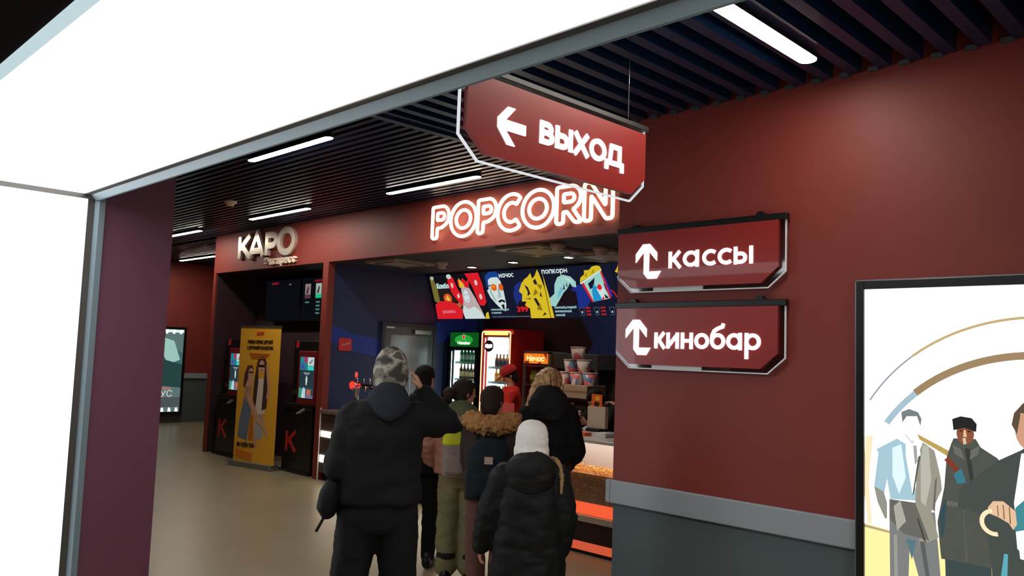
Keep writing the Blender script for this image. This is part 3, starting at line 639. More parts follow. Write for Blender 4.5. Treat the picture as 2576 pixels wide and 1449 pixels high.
L = [((110, 128, 150), [(-.36, .40), (-.16, .36), (-.10, .78), (-.16, 1.0), (-.26, 1.0), (-.33, .7)]), ((196, 150, 120), [(-.28, 1.0), (-.24, 1.14), (-.12, 1.14), (-.12, .95), (-.2, .9)]),
 ((92, 60, 52), [(-.30, 1.12), (-.29, 1.30), (-.23, 1.42), (-.13, 1.43), (-.09, 1.36), (-.13, 1.32), (-.20, 1.30), (-.21, 1.16), (-.25, 1.10)]), ((226, 176, 146), circ(-.150, 1.30, .06, .09)), ((226, 176, 146), [(-.20, 1.25), (-.12, 1.25), (-.09, 1.14), (-.26, 1.12)]), ((40, 30, 30), [(-.20, 1.315), (-.10, 1.315), (-.10, 1.335), (-.20, 1.335)]),
 ((176, 180, 176), [(-.02, .40), (.17, .40), (.18, .62), (.14, .76), (.0, .76)]), ((214, 160, 130), [(-.0, .30), (.06, .30), (.05, .40), (-.02, .40)]),
 ((236, 224, 206), [(-.04, .74), (.18, .76), (.17, 1.14), (.12, 1.25), (.0, 1.24), (-.05, 1.1)]), ((74, 54, 48), [(-.08, .86), (-.01, .84), (.02, 1.2), (.0, 1.40), (.05, 1.50), (.10, 1.48), (.14, 1.38), (.13, 1.2), (.12, .80), (.22, .84), (.21, 1.20), (.18, 1.45), (.12, 1.56), (.04, 1.57), (-.03, 1.47), (-.07, 1.2)]),
 ((226, 176, 146), circ(.070, 1.41, .062, .095)), ((34, 26, 28), [(.01, 1.405), (.13, 1.405), (.13, 1.44), (.01, 1.44)]), ((168, 60, 62), [(.05, 1.355), (.09, 1.355), (.09, 1.368), (.05, 1.368)]),
 ((222, 170, 138), [(.16, 1.44), (.20, 1.46), (.27, 1.08), (.25, .96), (.20, .98), (.22, 1.1)]), ((222, 170, 138), [(-.20, 1.04), (-.12, 1.0), (.08, .70), (.22, .60), (.20, .54), (.02, .64), (-.17, .90)]), ((222, 170, 138), [(.18, .60), (.24, .56), (.29, .46), (.25, .44), (.20, .52)]),
 ((205, 120, 30), [(-.13, .38), (-.02, .38), (-.04, .70), (-.10, .74)]),
 ((226, 130, 34), [(-.38, .12), (-.02, .10), (-.02, .19), (-.38, .24)])]
z = .0006
for c, p in L: flat(m, c, p, z); z += .0003
m.m(mat('print_text_black', (40, 28, 20), .6)).text('ИЩЕМ НОВЫХ ДРУЗЕЙ', -.25, 1.74, .045, z1=z, width=.52, bold=.02).text('В ДРУЖНЫЙ КОЛЛЕКТИВ', -.26, 1.655, .045, z1=z, width=.54, bold=.02).text('МЫ ЖДЁМ ТЕБЯ', -.36, .275, .055, z1=z, width=.36, bold=.02)
m.m(mat('print_text_red', (206, 56, 34), .6)).text('КАРО', -.07, 1.86, .045, z1=z, width=.15, bold=.03)
m.m(mat('print_text_orange', (206, 110, 30), .6))
m.box(-.20, .22, 1.585, 1.60, 0, z).box(-.18, .20, 1.555, 1.57, 0, z).box(-.16, .16, 1.525, 1.54, 0, z)
m.build('printed_sheet', t)
MB(fr).m(ALU).box(-.43, .43, 1.965, 1.995, -.012, .008).build('top_bar', t)
MB().m(ALU).tube([(0, .03, .05), (0, .03, 1.96)], .008).build('pole', t)

def niche_screen(x0, label, full):
    t = world_thing('wall_screen', label, 'screen', 'dark screens high in the ticket niche')
    y = 6.45
    MB(FY(y)).m(BLK).box(x0, x0+1.06, 2.10, 2.76, -.06, 0).build('housing', t, bevel=.004)
    m = MB(FY(y)); m.m(em((12, 14, 20), .8)).box(x0+.015, x0+1.045, 2.115, 2.745, 0, .002)
    L = []
    if full: xs = (.10, .40, .70)
    else: xs = (.72,)
    m.m(em((200, 30, 60), .8)).text('КАРО', x0+(.20 if not full else .36), 2.68, .035, z1=.003, width=.20, bold=.02)
    for i, xx in enumerate(xs):
        c1 = ((150, 130, 130), (170, 190, 180), (130, 160, 200))[i]; c2 = ((90, 60, 70), (40, 200, 140), (60, 70, 130))[i]
        if full or xx > .5:
            if full:
                L += [(c1, .8, [(x0+xx, 2.46), (x0+xx+.16, 2.46), (x0+xx+.16, 2.66), (x0+xx, 2.66)]), (c2, .8, [(x0+xx, 2.44), (x0+xx+.16, 2.44), (x0+xx+.16, 2.50), (x0+xx, 2.50)]), ((60, 50, 60), .8, [(x0+xx+.03, 2.52), (x0+xx+.08, 2.62), (x0+xx+.11, 2.60), (x0+xx+.08, 2.51)])]
                for k in range((1, 4, 1)[i]): L.append(((90, 150, 140), .6, [(x0+xx+.02, 2.37-k*.055), (x0+xx+.13, 2.37-k*.055), (x0+xx+.13, 2.395-k*.055), (x0+xx+.02, 2.395-k*.055)]))
            else: L.append(((130, 150, 150), .5, [(x0+xx, 2.66), (x0+xx+.07, 2.66), (x0+xx+.07, 2.68), (x0+xx, 2.68)]))
    art(m, FY(y), L, .003, .0002); m.build('display', t)
    MB().m(BLK).box(x0+.45, x0+.60, y+.06, 6.6, 2.35, 2.5).build('wall_bracket', t)
    rebase(t, (x0+.53, 6.5, 2.1))
niche_screen(-12.06, 'dark wall screen above the yellow banner with one small red mark', False)
niche_screen(-10.96, 'dark wall screen beside the red pillar with rows of small film pictures', True)
o = MB().m(mat('white_cable', (200, 190, 185), .5)).tube([(-10.1, 6.42, 2.09), (-10.105, 6.43, 1.95), (-10.10, 6.43, 1.80), (-10.13, 6.30, 1.80)], .006, 6).build('power_cable')
tag(o, 'thin white cable hanging below the right niche screen', 'cable')

# ---------------------------------------------------------------- bar side wall: door, closer, red plate
dr = MB((V3((-9.35, 0, 0)), Y, Z, X)).m(mat('door_grey', (70, 72, 76), .35)).box(6.82, 7.70, 0, 2.05, 0, .04).build('door_1'); struct(dr)
MB((V3((-9.31, 0, 0)), Y, Z, X)).m(mat('frosted_dark_glass', (98, 104, 106), .22, spec=.7)).box(6.92, 7.60, .2, 1.93, 0, .004).build('door_pane', dr)
MB((V3((-9.31, 0, 0)), Y, Z, X)).m(ALU).box(7.32, 7.62, 1.955, 2.01, 0, .05).build('door_closer', dr)
MB((V3((-9.31, 0, 0)), Y, Z, X)).m(ALU).tube([(7.53, .95, .0), (7.53, .95, .05), (7.42, .95, .05)], .01).build('door_handle', dr)
MB((V3((-9.35, 0, 0)), Y, Z, X)).m(mat('door_frame_dark', (44, 44, 50), .5)).box(6.77, 6.82, 0, 2.10, 0, .05).box(7.70, 7.75, 0, 2.10, 0, .05).box(6.82, 7.70, 2.05, 2.10, 0, .05).build('door_frame', dr)
o = MB((V3((-9.31, 0, 0)), Y, Z, X)).m(WHITE).box(6.84, 6.98, 2.02, 2.045, 0, .012).build('door_label', dr)
t = world_thing('notice_plate', 'small red square notice plate on the navy side wall', 'notice')
fr = (V3((-9.35, 0, 0)), Y, Z, X)
MB(fr).m(mat('notice_red', (214, 52, 50), .4)).prism(rounded([(6.10, 1.68, .03), (6.30, 1.68, .01), (6.30, 1.85, .03), (6.10, 1.85, .01)]), 0, .012).build('plate', t)
MB(fr).m(WHITE).tube([(6.14, 1.745, .014), (6.17, 1.775, .014), (6.19, 1.755, .014), (6.22, 1.785, .014), (6.25, 1.77, .014), (6.265, 1.80, .014)], .005, 6).build('mark', t)
rebase(t, (-9.35, 6.2, 1.68))

# ---------------------------------------------------------------- bar counter
WOOD = mat('dark_brown_counter', (74, 58, 56), .45, var=.1)
TOP = mat('brown_counter_top', (120, 104, 98), .35)
LED = em((255, 240, 216), 5.0, 'counter_led')
t = world_thing('bar_counter', 'dark brown bar counter with two glowing white light strips, under the neon lettering', 'counter')
fr = FY(5.88)
MB(fr).m(WOOD).box(-9.32, -5.15, .10, .86, -.5, 0).build('body', t)
MB(fr).m(BLKM).box(-9.32, -5.15, 0, .10, -.5, -.06).build('plinth', t)
MB(fr).m(TOP).box(-9.33, -5.15, .86, .905, -.56, .03).build('counter_top', t, bevel=.004)
MB(fr).m(LED).box(-9.30, -5.2, .56, .635, 0, .012).build('light_strip', t)
MB(fr).m(LED).box(-9.30, -5.2, .235, .325, 0, .012).build('light_strip', t)
rebase(t, (-7.2, 6.1, 0))
t = world_thing('popcorn_display_case', 'counter display case with clear front full of golden popcorn and orange glowing strips', 'display case')
fr = FY(5.60)
MB(fr).m(BLKM).box(-5.12, -3.16, .0, .33, -.8, -.03).build('base', t)
MB(fr).m(em((236, 92, 54), 1.1)).box(-5.12, -3.16, .34, .445, -.03, -.02).build('light_strip', t)
MB(fr).m(em((226, 96, 64), .8)).box(-5.12, -3.16, .03, .11, -.03, -.02).build('light_strip', t)
MB(fr).m(BEIGE).box(-5.14, -3.16, .285, .335, -.1, .02).build('ledge', t)
MB(fr).m(mat('dark_maroon_panel', (52, 30, 30), .5)).box(-5.12, -3.16, .11, .285, -.03, .0).build('front_panel', t)
MB(fr).m(mat('cream_back', (200, 196, 190), .5)).box(-5.10, -3.16, .445, .96, -.8, -.40).m(BEIGE).box(-5.12, -5.10, .445, .96, -.8, -.02).build('cabinet', t)
m = MB(fr).m(mat('popcorn_bed', (196, 120, 40), .7, var=.45, scale=60, bump=1, bscale=90)); m.box(-5.10, -3.16, .445, .69, -.40, -.02)
o = m.build('popcorn', t); tag(o, kind='stuff')
pk = MB(fr).m(mat('popcorn_kernel', (238, 186, 96), .6)); rr = random.Random(3)
for k in range(900):
    x = rr.uniform(-5.08, -3.6); yy = .695+rr.uniform(0, .025); zz = rr.uniform(-.38, -.035)
    if k % 3 == 0: yy = rr.uniform(.46, .70); zz = -.019
    s_ = rr.uniform(.006, .011); pk.ball((x, yy, zz), s_, s_*.8, s_ if k % 3 else .004, 5, 4)
o = pk.build('popcorn_kernels', t); tag(o, kind='stuff')
MB(fr).m(em((255, 240, 220), 6)).box(-5.08, -3.2, .945, .955, -.36, -.10).build('added_inner_lamp', t)  # lamp added under the case top to brighten the popcorn
MB(fr).m(glass('display_glass', (240, 240, 245), .16, .08)).box(-5.12, -3.16, .445, .965, -.012, -.004).build('glass_front', t)
MB(fr).m(mat('pale_counter_top', (214, 210, 205), .25)).box(-5.15, -3.16, .96, .99, -.82, .015).build('top', t, bevel=.004)
rebase(t, (-4.3, 6.0, 0))
t = world_thing('tap_spout', 'curved chrome spout standing on the display case beside the red wall end', 'tap')
MB().m(CHROME).lathe([(.03, 0), (.03, .02), (.014, .03)], (-4.52, 5.95), 16, .99).build('base', t)
MB().m(CHROME).tube([(-4.52, 5.95, .99)]+[(-4.52+dx*.5, 5.95, .99+dz) for dx, dz in ((0, .12), (.02, .17), (.07, .20), (.13, .19), (.16, .15))], .012, 10).build('spout', t)
rebase(t, (-4.52, 5.95, .99))
o = MB().m(WHITE).box(-4.72, -4.60, 5.85, 5.98, .99, 1.03).build('napkin_holder', bevel=.004); tag(o, 'small white napkin holder beside the chrome spout', 'holder')
o = MB().m(mat('orange_card', (226, 110, 40), .5)).box(-4.90, -4.80, 5.8, 5.9, .99, 1.02).build('snack_carton', bevel=.003); tag(o, 'small flat orange carton on the pale counter top', 'carton')
# pay terminals with orange cards
for i, (x, lab) in enumerate(((-5.42, 'left of two pay terminals topped by an orange card, behind the counter'), (-5.06, 'right of two pay terminals topped by an orange card, beside the wall end'))):
    t = thing('pay_terminal', lab, 'pay terminal', (x, 6.30, .99 if i else .905), 0, 'pay terminals on the counter')
    h = .22 if i else .20
    MB().m(BLK if not i else BEIGE).box(-.11, .11, -.02, .03, .03, h+.02).m(BLK).box(-.08, .08, -.08, .08, 0, .03).build('monitor', t, bevel=.004)
    MB((V3((0, -.01, 0)), X, Z, -Y)).m(mat('orange_poster_card', (232, 104, 28), .5)).box(-.065, .065, h+.02, h+.14, 0, .006).m(mat('card_dark', (60, 30, 26), .5)).prism(circ(0, h+.045, .035, .025, 12), .006, .008).m(mat('card_yellow', (250, 190, 50), .5)).prism(circ(.01, h+.10, .03, .022, 12), .006, .008).build('promo_card', t)
# beer tap on the left
t = thing('beer_tap', 'small chrome beer tap column with glowing red badge on the navy side', 'beer tap', (-8.95, 6.15, .905), 0)
MB().m(CHROME).lathe([(.05, 0), (.05, .02), (.032, .03), (.032, .30), (.06, .31), (.06, .36), (.02, .37)], n=18).box(-.02, .42, -.03, .03, .30, .36).build('column', t)
for k in range(3):
    h_ = MB().m(CHROME).tube([(.06+k*.14, -.03, .33), (.06+k*.14, -.10, .32), (.06+k*.14, -.10, .26)], .009, 8).tube([(.06+k*.14, -.03, .36), (.06+k*.14, -.04, .44)], [.008, .013], 8).build('spout', t)
MB((V3((0, -.065, 0)), X, Z, -Y)).m(em((255, 40, 30), 2.5)).prism(circ(.0, .335, .06, .05), 0, .01).build('badge', t)
MB((V3((0, -.03, 0)), X, Z, -Y)).m(em((240, 60, 50), 1.2)).prism(circ(.03, .47, .028, .04), 0, .01).m(WHITE).prism(circ(.03, .48, .016, .02), .01, .012).build('lit_medallion', t)

# ---------------------------------------------------------------- menu boards
def tilted(x0, w_):    # frame: u along X from x0, v up the tilted face 0..h
    a = V3((0, 7.57-7.79, 2.825-2.20)); v = a.normalized(); n_ = X.cross(v)
    return (V3((x0, 7.79, 2.20)), X, v, n_)
HB = V3((0, .22, .625)).length
MW = 1.135
nav = (22, 24, 44)
def board(i, name_label, items, texts):
    x0 = -9.33+i*MW; fr = tilted(x0, MW)
    t = world_thing('menu_screen', name_label, 'menu screen', 'glowing menu screens above the bar')
    MB(fr).m(BLK).box(0, MW-.006, 0, HB, -.05, 0).build('housing', t, bevel=.003)
    m = MB(fr); art(m, fr, items, .0015, .0004)
    for (c, s_, body, x, y, h, w_) in texts:
        if body in ('начос', 'попкорн'):
            tot = sum(glyph(k)[1] for k in body)*h; m.m(em(c, s_)); lettering(m, body, x, y, h, .0125, .0125, .0135, w_/tot); continue
        m.m(em(c, s_)).text(body, x, y, h, z1=.0135, width=w_, bold=.004)
    m.build('display', t)
    MB().m(BLK).box(x0+.5, x0+.54, 7.70, 7.74, 2.5, 2.85).build('ceiling_bracket', t)
    rebase(t, (x0+MW/2, 7.7, 2.2)); return t
R_, YL, WH, TEAL = (226, 32, 44), (224, 196, 40), (214, 232, 228), (160, 214, 206)
full = [(0, 0), (MW-.006, 0), (MW-.006, HB), (0, HB)]
S1 = .9
b1 = [((16, 18, 24), 1, full), ((120, 112, 50), S1, [(.02, .28), (.02, .63), (.09, .63), (.13, .48), (.19, .30), (.12, .22)]), ((170, 180, 170), S1, circ(.07, .62, .04, .03)),
 ((38, 28, 26), 1, [(.14, .22), (.5, .22), (.5, .4), (.3, .46), (.14, .42)]), ((222, 90, 40), S1, circ(.33, .31, .09, .07)), ((240, 190, 70), S1, [(.28, .30), (.33, .36), (.38, .29), (.34, .26)]),
 (R_, S1, [(0, 0), (.56, 0), (.60, .12), (.52, .22), (.34, .27), (.14, .27), (.02, .22)]), ((170, 110, 60), S1, [(.50, .22), (.60, .27), (.66, .24), (.56, .16)]),
 (R_, S1, [(.40, .50), (.41, .60), (.47, .63), (.54, .61), (.57, .50), (.60, .42), (.68, .32), (.68, .22), (.60, .20), (.52, .28), (.45, .38)]), ((200, 216, 210), S1, circ(.45, .63, .055, .035)),
 (R_, S1, [(.80, .66), (1.08, .66), (1.12, .50), (1.13, .24), (1.06, .18), (.98, .20), (.94, .34), (.90, .48)]), (R_, S1, [(.62, .48), (.62, .58), (.68, .54), (.74, .60), (.80, .54), (.86, .58), (.84, .46)]), ((232, 190, 50), S1, [(.64, .46), (.65, .60), (.73, .52), (.76, .44)]),
 ((196, 176, 176), S1, [(.66, .44), (.72, .47), (.84, .45), (.92, .30), (1.0, .12), (1.04, 0), (.62, 0), (.60, .14), (.66, .26)]), ((214, 228, 232), S1, circ(.745, .33, .06, .095)), ((212, 226, 226), S1, [(.62, 0), (.60, .10), (.66, .20), (.72, .14), (.86, .18), (.98, .10), (1.04, 0)]),
 ((130, 120, 128), S1, [(.70, .36), (.735, .36), (.735, .35), (.70, .35)]), ((130, 120, 128), S1, [(.76, .36), (.79, .36), (.79, .35), (.76, .35)]), ((150, 90, 96), S1, [(.73, .27), (.77, .275), (.765, .262)]),
 ((226, 206, 200), S1, circ(1.0, .52, .03, .04)), ((226, 206, 200), S1, circ(1.04, .32, .03, .04)), ((226, 206, 200), S1, circ(.49, .50, .025, .04)), ((226, 206, 200), S1, circ(.58, .34, .025, .035)), (YL, S1, [(1.04, 0), (1.129, 0), (1.129, .10), (1.08, .08)])]
board(0, 'leftmost menu screen with red food pictures and a long haired woman in a paper crown', b1, [((190, 220, 220), .9, 'Комбо', .15, .46, .08, .26), ((240, 120, 130), .8, 'ДОБАВИТЬ', .16, .09, .04, .28)])
b2 = [(nav, 1, full), ((30, 46, 120), 1, circ(.73, .30, .19, .20)), ((26, 18, 24), 1, [(.5, 0), (1.12, 0), (1.12, .24), (.62, .24)]),
 ((28, 66, 150), S1, [(.06, .46), (.06, .60), (.16, .66), (.30, .66), (.36, .58), (.34, .54), (.14, .56), (.12, .44)]),
 (WH, S1, [(.11, .55), (.18, .58), (.30, .58), (.35, .52), (.37, .38), (.37, .20), (.34, .10), (.27, .12), (.18, .20), (.09, .30), (.05, .40), (.09, .42)]),
 ((28, 24, 36), S1, [(.22, .245), (.30, .27), (.36, .25), (.35, .215), (.30, .24), (.25, .22)]), ((28, 24, 36), S1, [(.27, .19), (.33, .20), (.325, .12), (.29, .14)]), ((150, 180, 186), S1, [(.12, .50), (.14, .36), (.20, .24), (.16, .26), (.11, .36)]), ((150, 180, 186), S1, [(.26, .42), (.29, .42), (.31, .30), (.27, .29)]), ((180, 204, 204), S1, [(.22, .28), (.24, .34), (.29, .34), (.28, .30)]),
 ((230, 100, 30), S1, circ(.20, .44, .055, .05)), ((230, 100, 30), S1, circ(.335, .44, .045, .05)), ((250, 190, 60), S1, [(.17, .45), (.21, .47), (.21, .43)]), ((40, 60, 110), S1, [(.05, .46), (.15, .48), (.15, .465), (.05, .445)]),
 (YL, S1, [(.66, .37), (.73, .47), (.80, .53), (.87, .56), (.93, .61), (.945, .53), (1.0, .57), (1.06, .65), (1.08, .60), (1.129, .40), (1.129, 0), (.78, 0), (.80, .13), (.72, .18), (.76, .23), (.68, .23), (.71, .33)]),
 ((150, 120, 24), S1, [(.90, .30), (1.0, .34), (.96, .40)]), ((40, 30, 40), 1, [(.78, .46), (.84, .42), (.86, .33), (.80, .30), (.82, .36)]), ((40, 30, 40), 1, [(.95, .50), (1.0, .53), (1.02, .46), (.97, .45)]), ((150, 120, 24), S1, [(.74, .27), (.86, .28), (.84, .25)]), ((40, 30, 40), 1, [(.90, .27), (.96, .14), (.99, .19), (.95, .27)]), ((60, 48, 30), 1, [(1.02, .30), (1.05, .36), (1.06, .28)]), ((150, 120, 24), S1, [(.92, .12), (1.0, .2), (1.02, .10)]), ((60, 48, 30), 1, [(1.0, .03), (1.08, .05), (1.05, .08)]), ((150, 120, 24), S1, [(1.0, .46), (1.1, .44), (1.06, .38)])]
board(1, 'menu screen with pale man in orange glasses and yellow nachos', b2, [(WH, 1, 'начос', .35, .57, .055, .28), (R_, 1, '399', .56, .09, .075, .20), ((160, 200, 200), .7, 'ОРИГИНАЛЬНЫЕ', .06, .115, .022, .34), ((160, 200, 200), .7, 'С СЫРОМ', .06, .07, .022, .18), ((110, 130, 140), .5, 'соус сырный сальса гуакамоле халапеньо', .06, .02, .016, .74)])
b3 = [(nav, 1, full), ((30, 46, 130), 1, circ(.56, .27, .15, .15)), ((26, 18, 24), 1, [(.15, .16), (.50, .16), (.50, .34), (.30, .36)]), (YL, S1, [(-.0, 0), (.06, 0), (.04, .3), (.0, .6)]),
 (TEAL, S1, [(.04, .16), (.04, .26), (.14, .32), (.17, .44), (.24, .53), (.34, .56), (.46, .53), (.53, .46), (.52, .39), (.46, .40), (.43, .45), (.40, .41), (.36, .37), (.30, .33), (.22, .25), (.12, .15)]),
 ((120, 190, 210), S1, [(.17, .24), (.26, .32), (.32, .38), (.26, .40), (.20, .32)]), ((40, 36, 60), S1, [(.30, .37), (.33, .45), (.33, .37)]), ((40, 36, 60), S1, [(.36, .41), (.385, .47), (.38, .40)]), ((200, 226, 220), S1, [(.34, .53), (.44, .50), (.50, .45), (.40, .48)]),
 (R_, S1, ringseg(1.02, .24, .09, .105, 5, 120)), ((60, 40, 150), S1, [(.96, .52), (1.0, .50), (1.07, .26), (1.02, .26)]),
 (TEAL, S1, [(.615, .44), (.96, .585), (1.035, .24), (.73, .195)]), (R_, S1, [(.615, .44), (.65, .455), (.76, .20), (.73, .195)]), (R_, S1, [(.94, .575), (.96, .585), (1.035, .24), (1.01, .236)]),
 ((26, 28, 50), S1, [(.72, .43), (.84, .50), (.80, .38), (.74, .36)]), ((40, 150, 210), S1, [(.76, .20), (.90, .22), (.88, .36), (.80, .42), (.76, .33)]), (WH, S1, [(.84, .36), (.92, .42), (.98, .30), (.98, .235), (.90, .22)]), (R_, S1, circ(.89, .38, .035, .035)), (R_, S1, [(.89, .22), (.94, .23), (.92, .27)]), ((26, 28, 50), S1, [(.96, .44), (.975, .36), (1.0, .30), (.985, .40)]), ((26, 28, 50), S1, [(.94, .30), (.99, .26), (1.0, .24), (.95, .24)]),
 (YL, S1, [(.60, .45), (.62, .51), (.69, .55), (.70, .60), (.78, .60), (.83, .64), (.90, .65), (.95, .64), (.97, .60)]), ((180, 150, 30), S1, [(.68, .52), (.74, .58), (.73, .52)]), ((180, 150, 30), S1, [(.80, .56), (.86, .62), (.85, .56)]), (WH, S1, [(.60, .445), (.965, .60), (.97, .585), (.61, .425)])]
for k in range(3): b3.append(((70, 84, 104), .8, [(.52+k*.235, .03), (.58+k*.235, .03), (.595+k*.235, .135), (.505+k*.235, .135)])); b3.append((nav, 1, [(.53+k*.235, .04), (.572+k*.235, .04), (.583+k*.235, .125), (.517+k*.235, .125)])); b3.append(((200, 226, 220), .8, [(.54+k*.235, .06), (.56+k*.235, .06), (.562+k*.235, .085), (.54+k*.235, .085)]))
board(2, 'menu screen with pale hand reaching over rows of popcorn prices', b3, [(WH, 1, 'попкорн', .0, .585, .055, .44), ((160, 200, 200), .7, 'СОЛЕНЫЙ | СЛАДКИЙ', .10, .125, .024, .36), ((160, 200, 200), .7, 'КАРАМЕЛЬНЫЙ', .10, .075, .024, .27), ((160, 200, 200), .7, 'СЫРНЫЙ', .10, .025, .024, .15)]
    + [((200, 40, 50), .8, '330', .61+k*.235, .115-j*.042, .022, .07) for k in range(3) for j in range(3) if k < 2 or j < 2])
b4 = [(nav, 1, full), (YL, S1, [(.02, .56), (.06, .60), (.10, .66), (.20, .62), (.16, .50)]), (TEAL, S1, [(.04, .50), (.16, .54), (.24, .20), (.10, .18)]), (YL, S1, circ(.52, .56, .06, .06)), ((50, 60, 80), .8, [(.06, .03), (.16, .03), (.17, .14), (.05, .14)]), (WH, S1, circ(.7, .5, .1, .1)), (R_, S1, [(.6, .1), (.8, .1), (.76, .4), (.64, .4)])]
board(3, 'rightmost menu screen partly hidden by the upper wall sign', b4, [((200, 40, 50), .8, '450', .24, .10-j*.035, .022, .09) for j in range(3)])

# bar ceiling fittings
def cassette(x, y, s_, lab):
    t = thing('air_vent', lab, 'air vent', (x, y, 2.85), 0, 'square air cassettes on the bar ceiling')
    MB().m(BEIGE).box(-s_, s_, -s_, s_, -.035, 0).build('cover', t, bevel=.006)
    m = MB().m(mat('vent_dark', (70, 66, 62), .6))
    for a in (0, 1, 2, 3):
        c, s2 = ((-s_*.78, 0), (s_*.78, 0), (0, -s_*.78), (0, s_*.78))[a], (.03, s_*.62)
        if a < 2: m.box(c[0]-.03, c[0]+.03, -s2[1], s2[1], -.038, -.034)
        else: m.box(-s2[1], s2[1], c[1]-.03, c[1]+.03, -.038, -.034)
    m.build('slot', t)
cassette(-8.42, 6.36, .32, 'square beige air cassette nearest the navy side wall')
cassette(-5.95, 6.33, .34, 'square beige air cassette above the menu screens, left of its neighbour')
cassette(-5.60, 7.08, .36, 'square beige air cassette nearest the wall signs')
for i, (x, y, lab) in enumerate(((-7.9, 6.62, 'beige ceiling detector beside the left air cassette'), (-5.50, 6.13, 'beige ceiling detector in front of the middle air cassette'), (-5.28, 6.55, 'beige ceiling detector between the two right air cassettes'))):
    o = MB().m(mat('cream_plastic', (226, 208, 192))).lathe([(.02, -.09), (.05, -.085), (.055, -.045), (.075, -.035), (.08, 0)], n=18).build('smoke_detector'); o.location = (x, y, 2.85)
    tag(o, lab, 'smoke detector', 'detectors on the bar ceiling')
for i, (x, y, s_, lab) in enumerate(((-7.95, 7.18, 60, 'small square downlight above the leftmost menu screen'), (-7.05, 7.05, 30, 'small dim square downlight above the nachos menu screen'), (-6.1, 7.0, 260, 'small bright square downlight above the popcorn menu screen'), (-8.4, 8.15, 120, 'added square downlight over the two fridges, unseen behind the menu screens'), (-6.3, 8.1, 160, 'added square downlight over the back counter, unseen behind the menu screens'))):  # last two are added, unseen behind the menu screens, to fill the back bar
    t = thing('downlight', lab, 'ceiling light', (x, y, 2.85), 0, 'square downlights over the bar')
    MB().m(BLK).box(-.055, .055, -.055, .055, -.012, 0).build('frame', t)
    MB().m(em((255, 244, 225), s_)).box(-.04, .04, -.04, .04, -.014, -.012).build('lens', t)

# ---------------------------------------------------------------- fridges and back bar
def bottle_proto(col, cap, lab, h=.22, r=.029, kind='bottle'):
    m = MB().m(col).lathe([(r*.9, 0), (r, .006), (r, h*.55), (r*.8, h*.66), (r*.42, h*.76), (r*.38, h*.94)], n=12)
    m.m(lab).lathe([(r*1.02, h*.15), (r*1.02, h*.48)], n=12).m(cap).lathe([(r*.46, h*.93), (r*.46, h)], n=10)
    return m.build(kind)
def gl(n, c, e=.18):
    m = mat(n, c, .15, spec=.8); return m
def row(proto, xs, y, z, label, group, dy=0, cat='bottle'):
    tag(proto, label, cat, group); proto.location = (xs[0], y, z)
    for x in xs[1:]:
        c = proto.copy(); COL.objects.link(c); c.location = (x, y, z)
WIN = mat('fridge_inner_white', (226, 236, 236), .5)
def fridge(x0, x1, h, zt, body, label, led, shelves):
    t = world_thing('drinks_fridge', label, 'fridge')
    y0, y1 = 8.0, 8.62
    m = MB().m(body).box(x0, x0+.03, y0, y1, .08, h).box(x1-.03, x1, y0, y1, .08, h).box(x0+.03, x1-.03, y1-.03, y1, .08, h).box(x0+.03, x1-.03, y0, y1-.03, h-.03, h).box(x0+.03, x1-.03, y0, y1-.03, .08, .30).box(x0+.04, x1-.04, y0+.05, y1-.05, 0, .08)
    m.box(x0+.03, x1-.03, y0+.02, y1-.03, zt, h-.03); m.build('cabinet', t)
    m = MB().m(WIN).box(x0+.03, x0+.035, y0+.06, y1-.03, .30, zt).box(x1-.035, x1-.03, y0+.06, y1-.03, .30, zt).box(x0+.035, x1-.035, y1-.035, y1-.03, .30, zt); m.build('liner', t)
    MB().m(em((235, 250, 252), led)).box(x0+.036, x0+.042, y0+.07, y1-.12, .34, zt-.02).build('light_panel', t)
    MB().m(em((235, 250, 252), led*1.6)).box(x1-.040, x1-.036, y0+.04, y1-.3, .34, zt-.02).build('light_strip', t)  # added glow on the unseen right liner, brightens the bottles
    for xx in (x0+.032, x1-.046): MB().m(em((240, 250, 252), led*5)).box(xx, xx+.014, y0, y0+.004, .36, zt-.03).build('light_strip', t)  # added strips hidden behind the door frame to light the bottle fronts
    for z in shelves: MB().m(mat('shelf_wire_white', (170, 190, 188), .4)).box(x0+.045, x1-.042, y0+.08, y1-.04, z-.012, z).m(mat('shelf_front_teal', (110, 160, 156), .4)).box(x0+.045, x1-.042, y0+.072, y0+.08, z-.03, z+.004).build('shelf', t)
    d = MB().m(body).box(x0, x0+.045, y0-.04, y0-.005, .30, zt+.03).box(x1-.045, x1, y0-.04, y0-.005, .30, zt+.03).box(x0+.045, x1-.045, y0-.04, y0-.005, zt-.01, zt+.03).box(x0+.045, x1-.045, y0-.04, y0-.005, .30, .35).build('door', t)
    MB().m(glass('fridge_glass', (246, 252, 252), .06)).box(x0+.045, x1-.045, y0-.026, y0-.020, .35, zt-.01).build('glass', d)
    MB().m(ALU).tube([(x1-.06, y0-.075, .95), (x1-.06, y0-.075, 1.35)], .009).tube([(x1-.06, y0-.04, .97), (x1-.06, y0-.075, .97)], .007).tube([(x1-.06, y0-.04, 1.33), (x1-.06, y0-.075, 1.33)], .007).build('handle', d)
    return t
t = fridge(-9.27, -8.63, 2.03, 1.76, BLK, 'black drinks fridge with green lit header and beer bottles, left of the red rimmed one', 2.6, (1.58, 1.33, 1.07, .80, .55))
hd_ = MB(FY(8.0)); hd_.m(em((16, 92, 34), .8)).box(-9.25, -8.65, 1.80, 2.01, 0, .02)
hd_.m(em((40, 170, 60), .9)).prism(circ(-8.95, 1.90, .20, .075), .02, .0205)
star = [(-8.95+(.045 if k % 2 == 0 else .018)*math.sin(k*PI/5), 1.945+(.045 if k % 2 == 0 else .018)*math.cos(k*PI/5)) for k in range(10)]
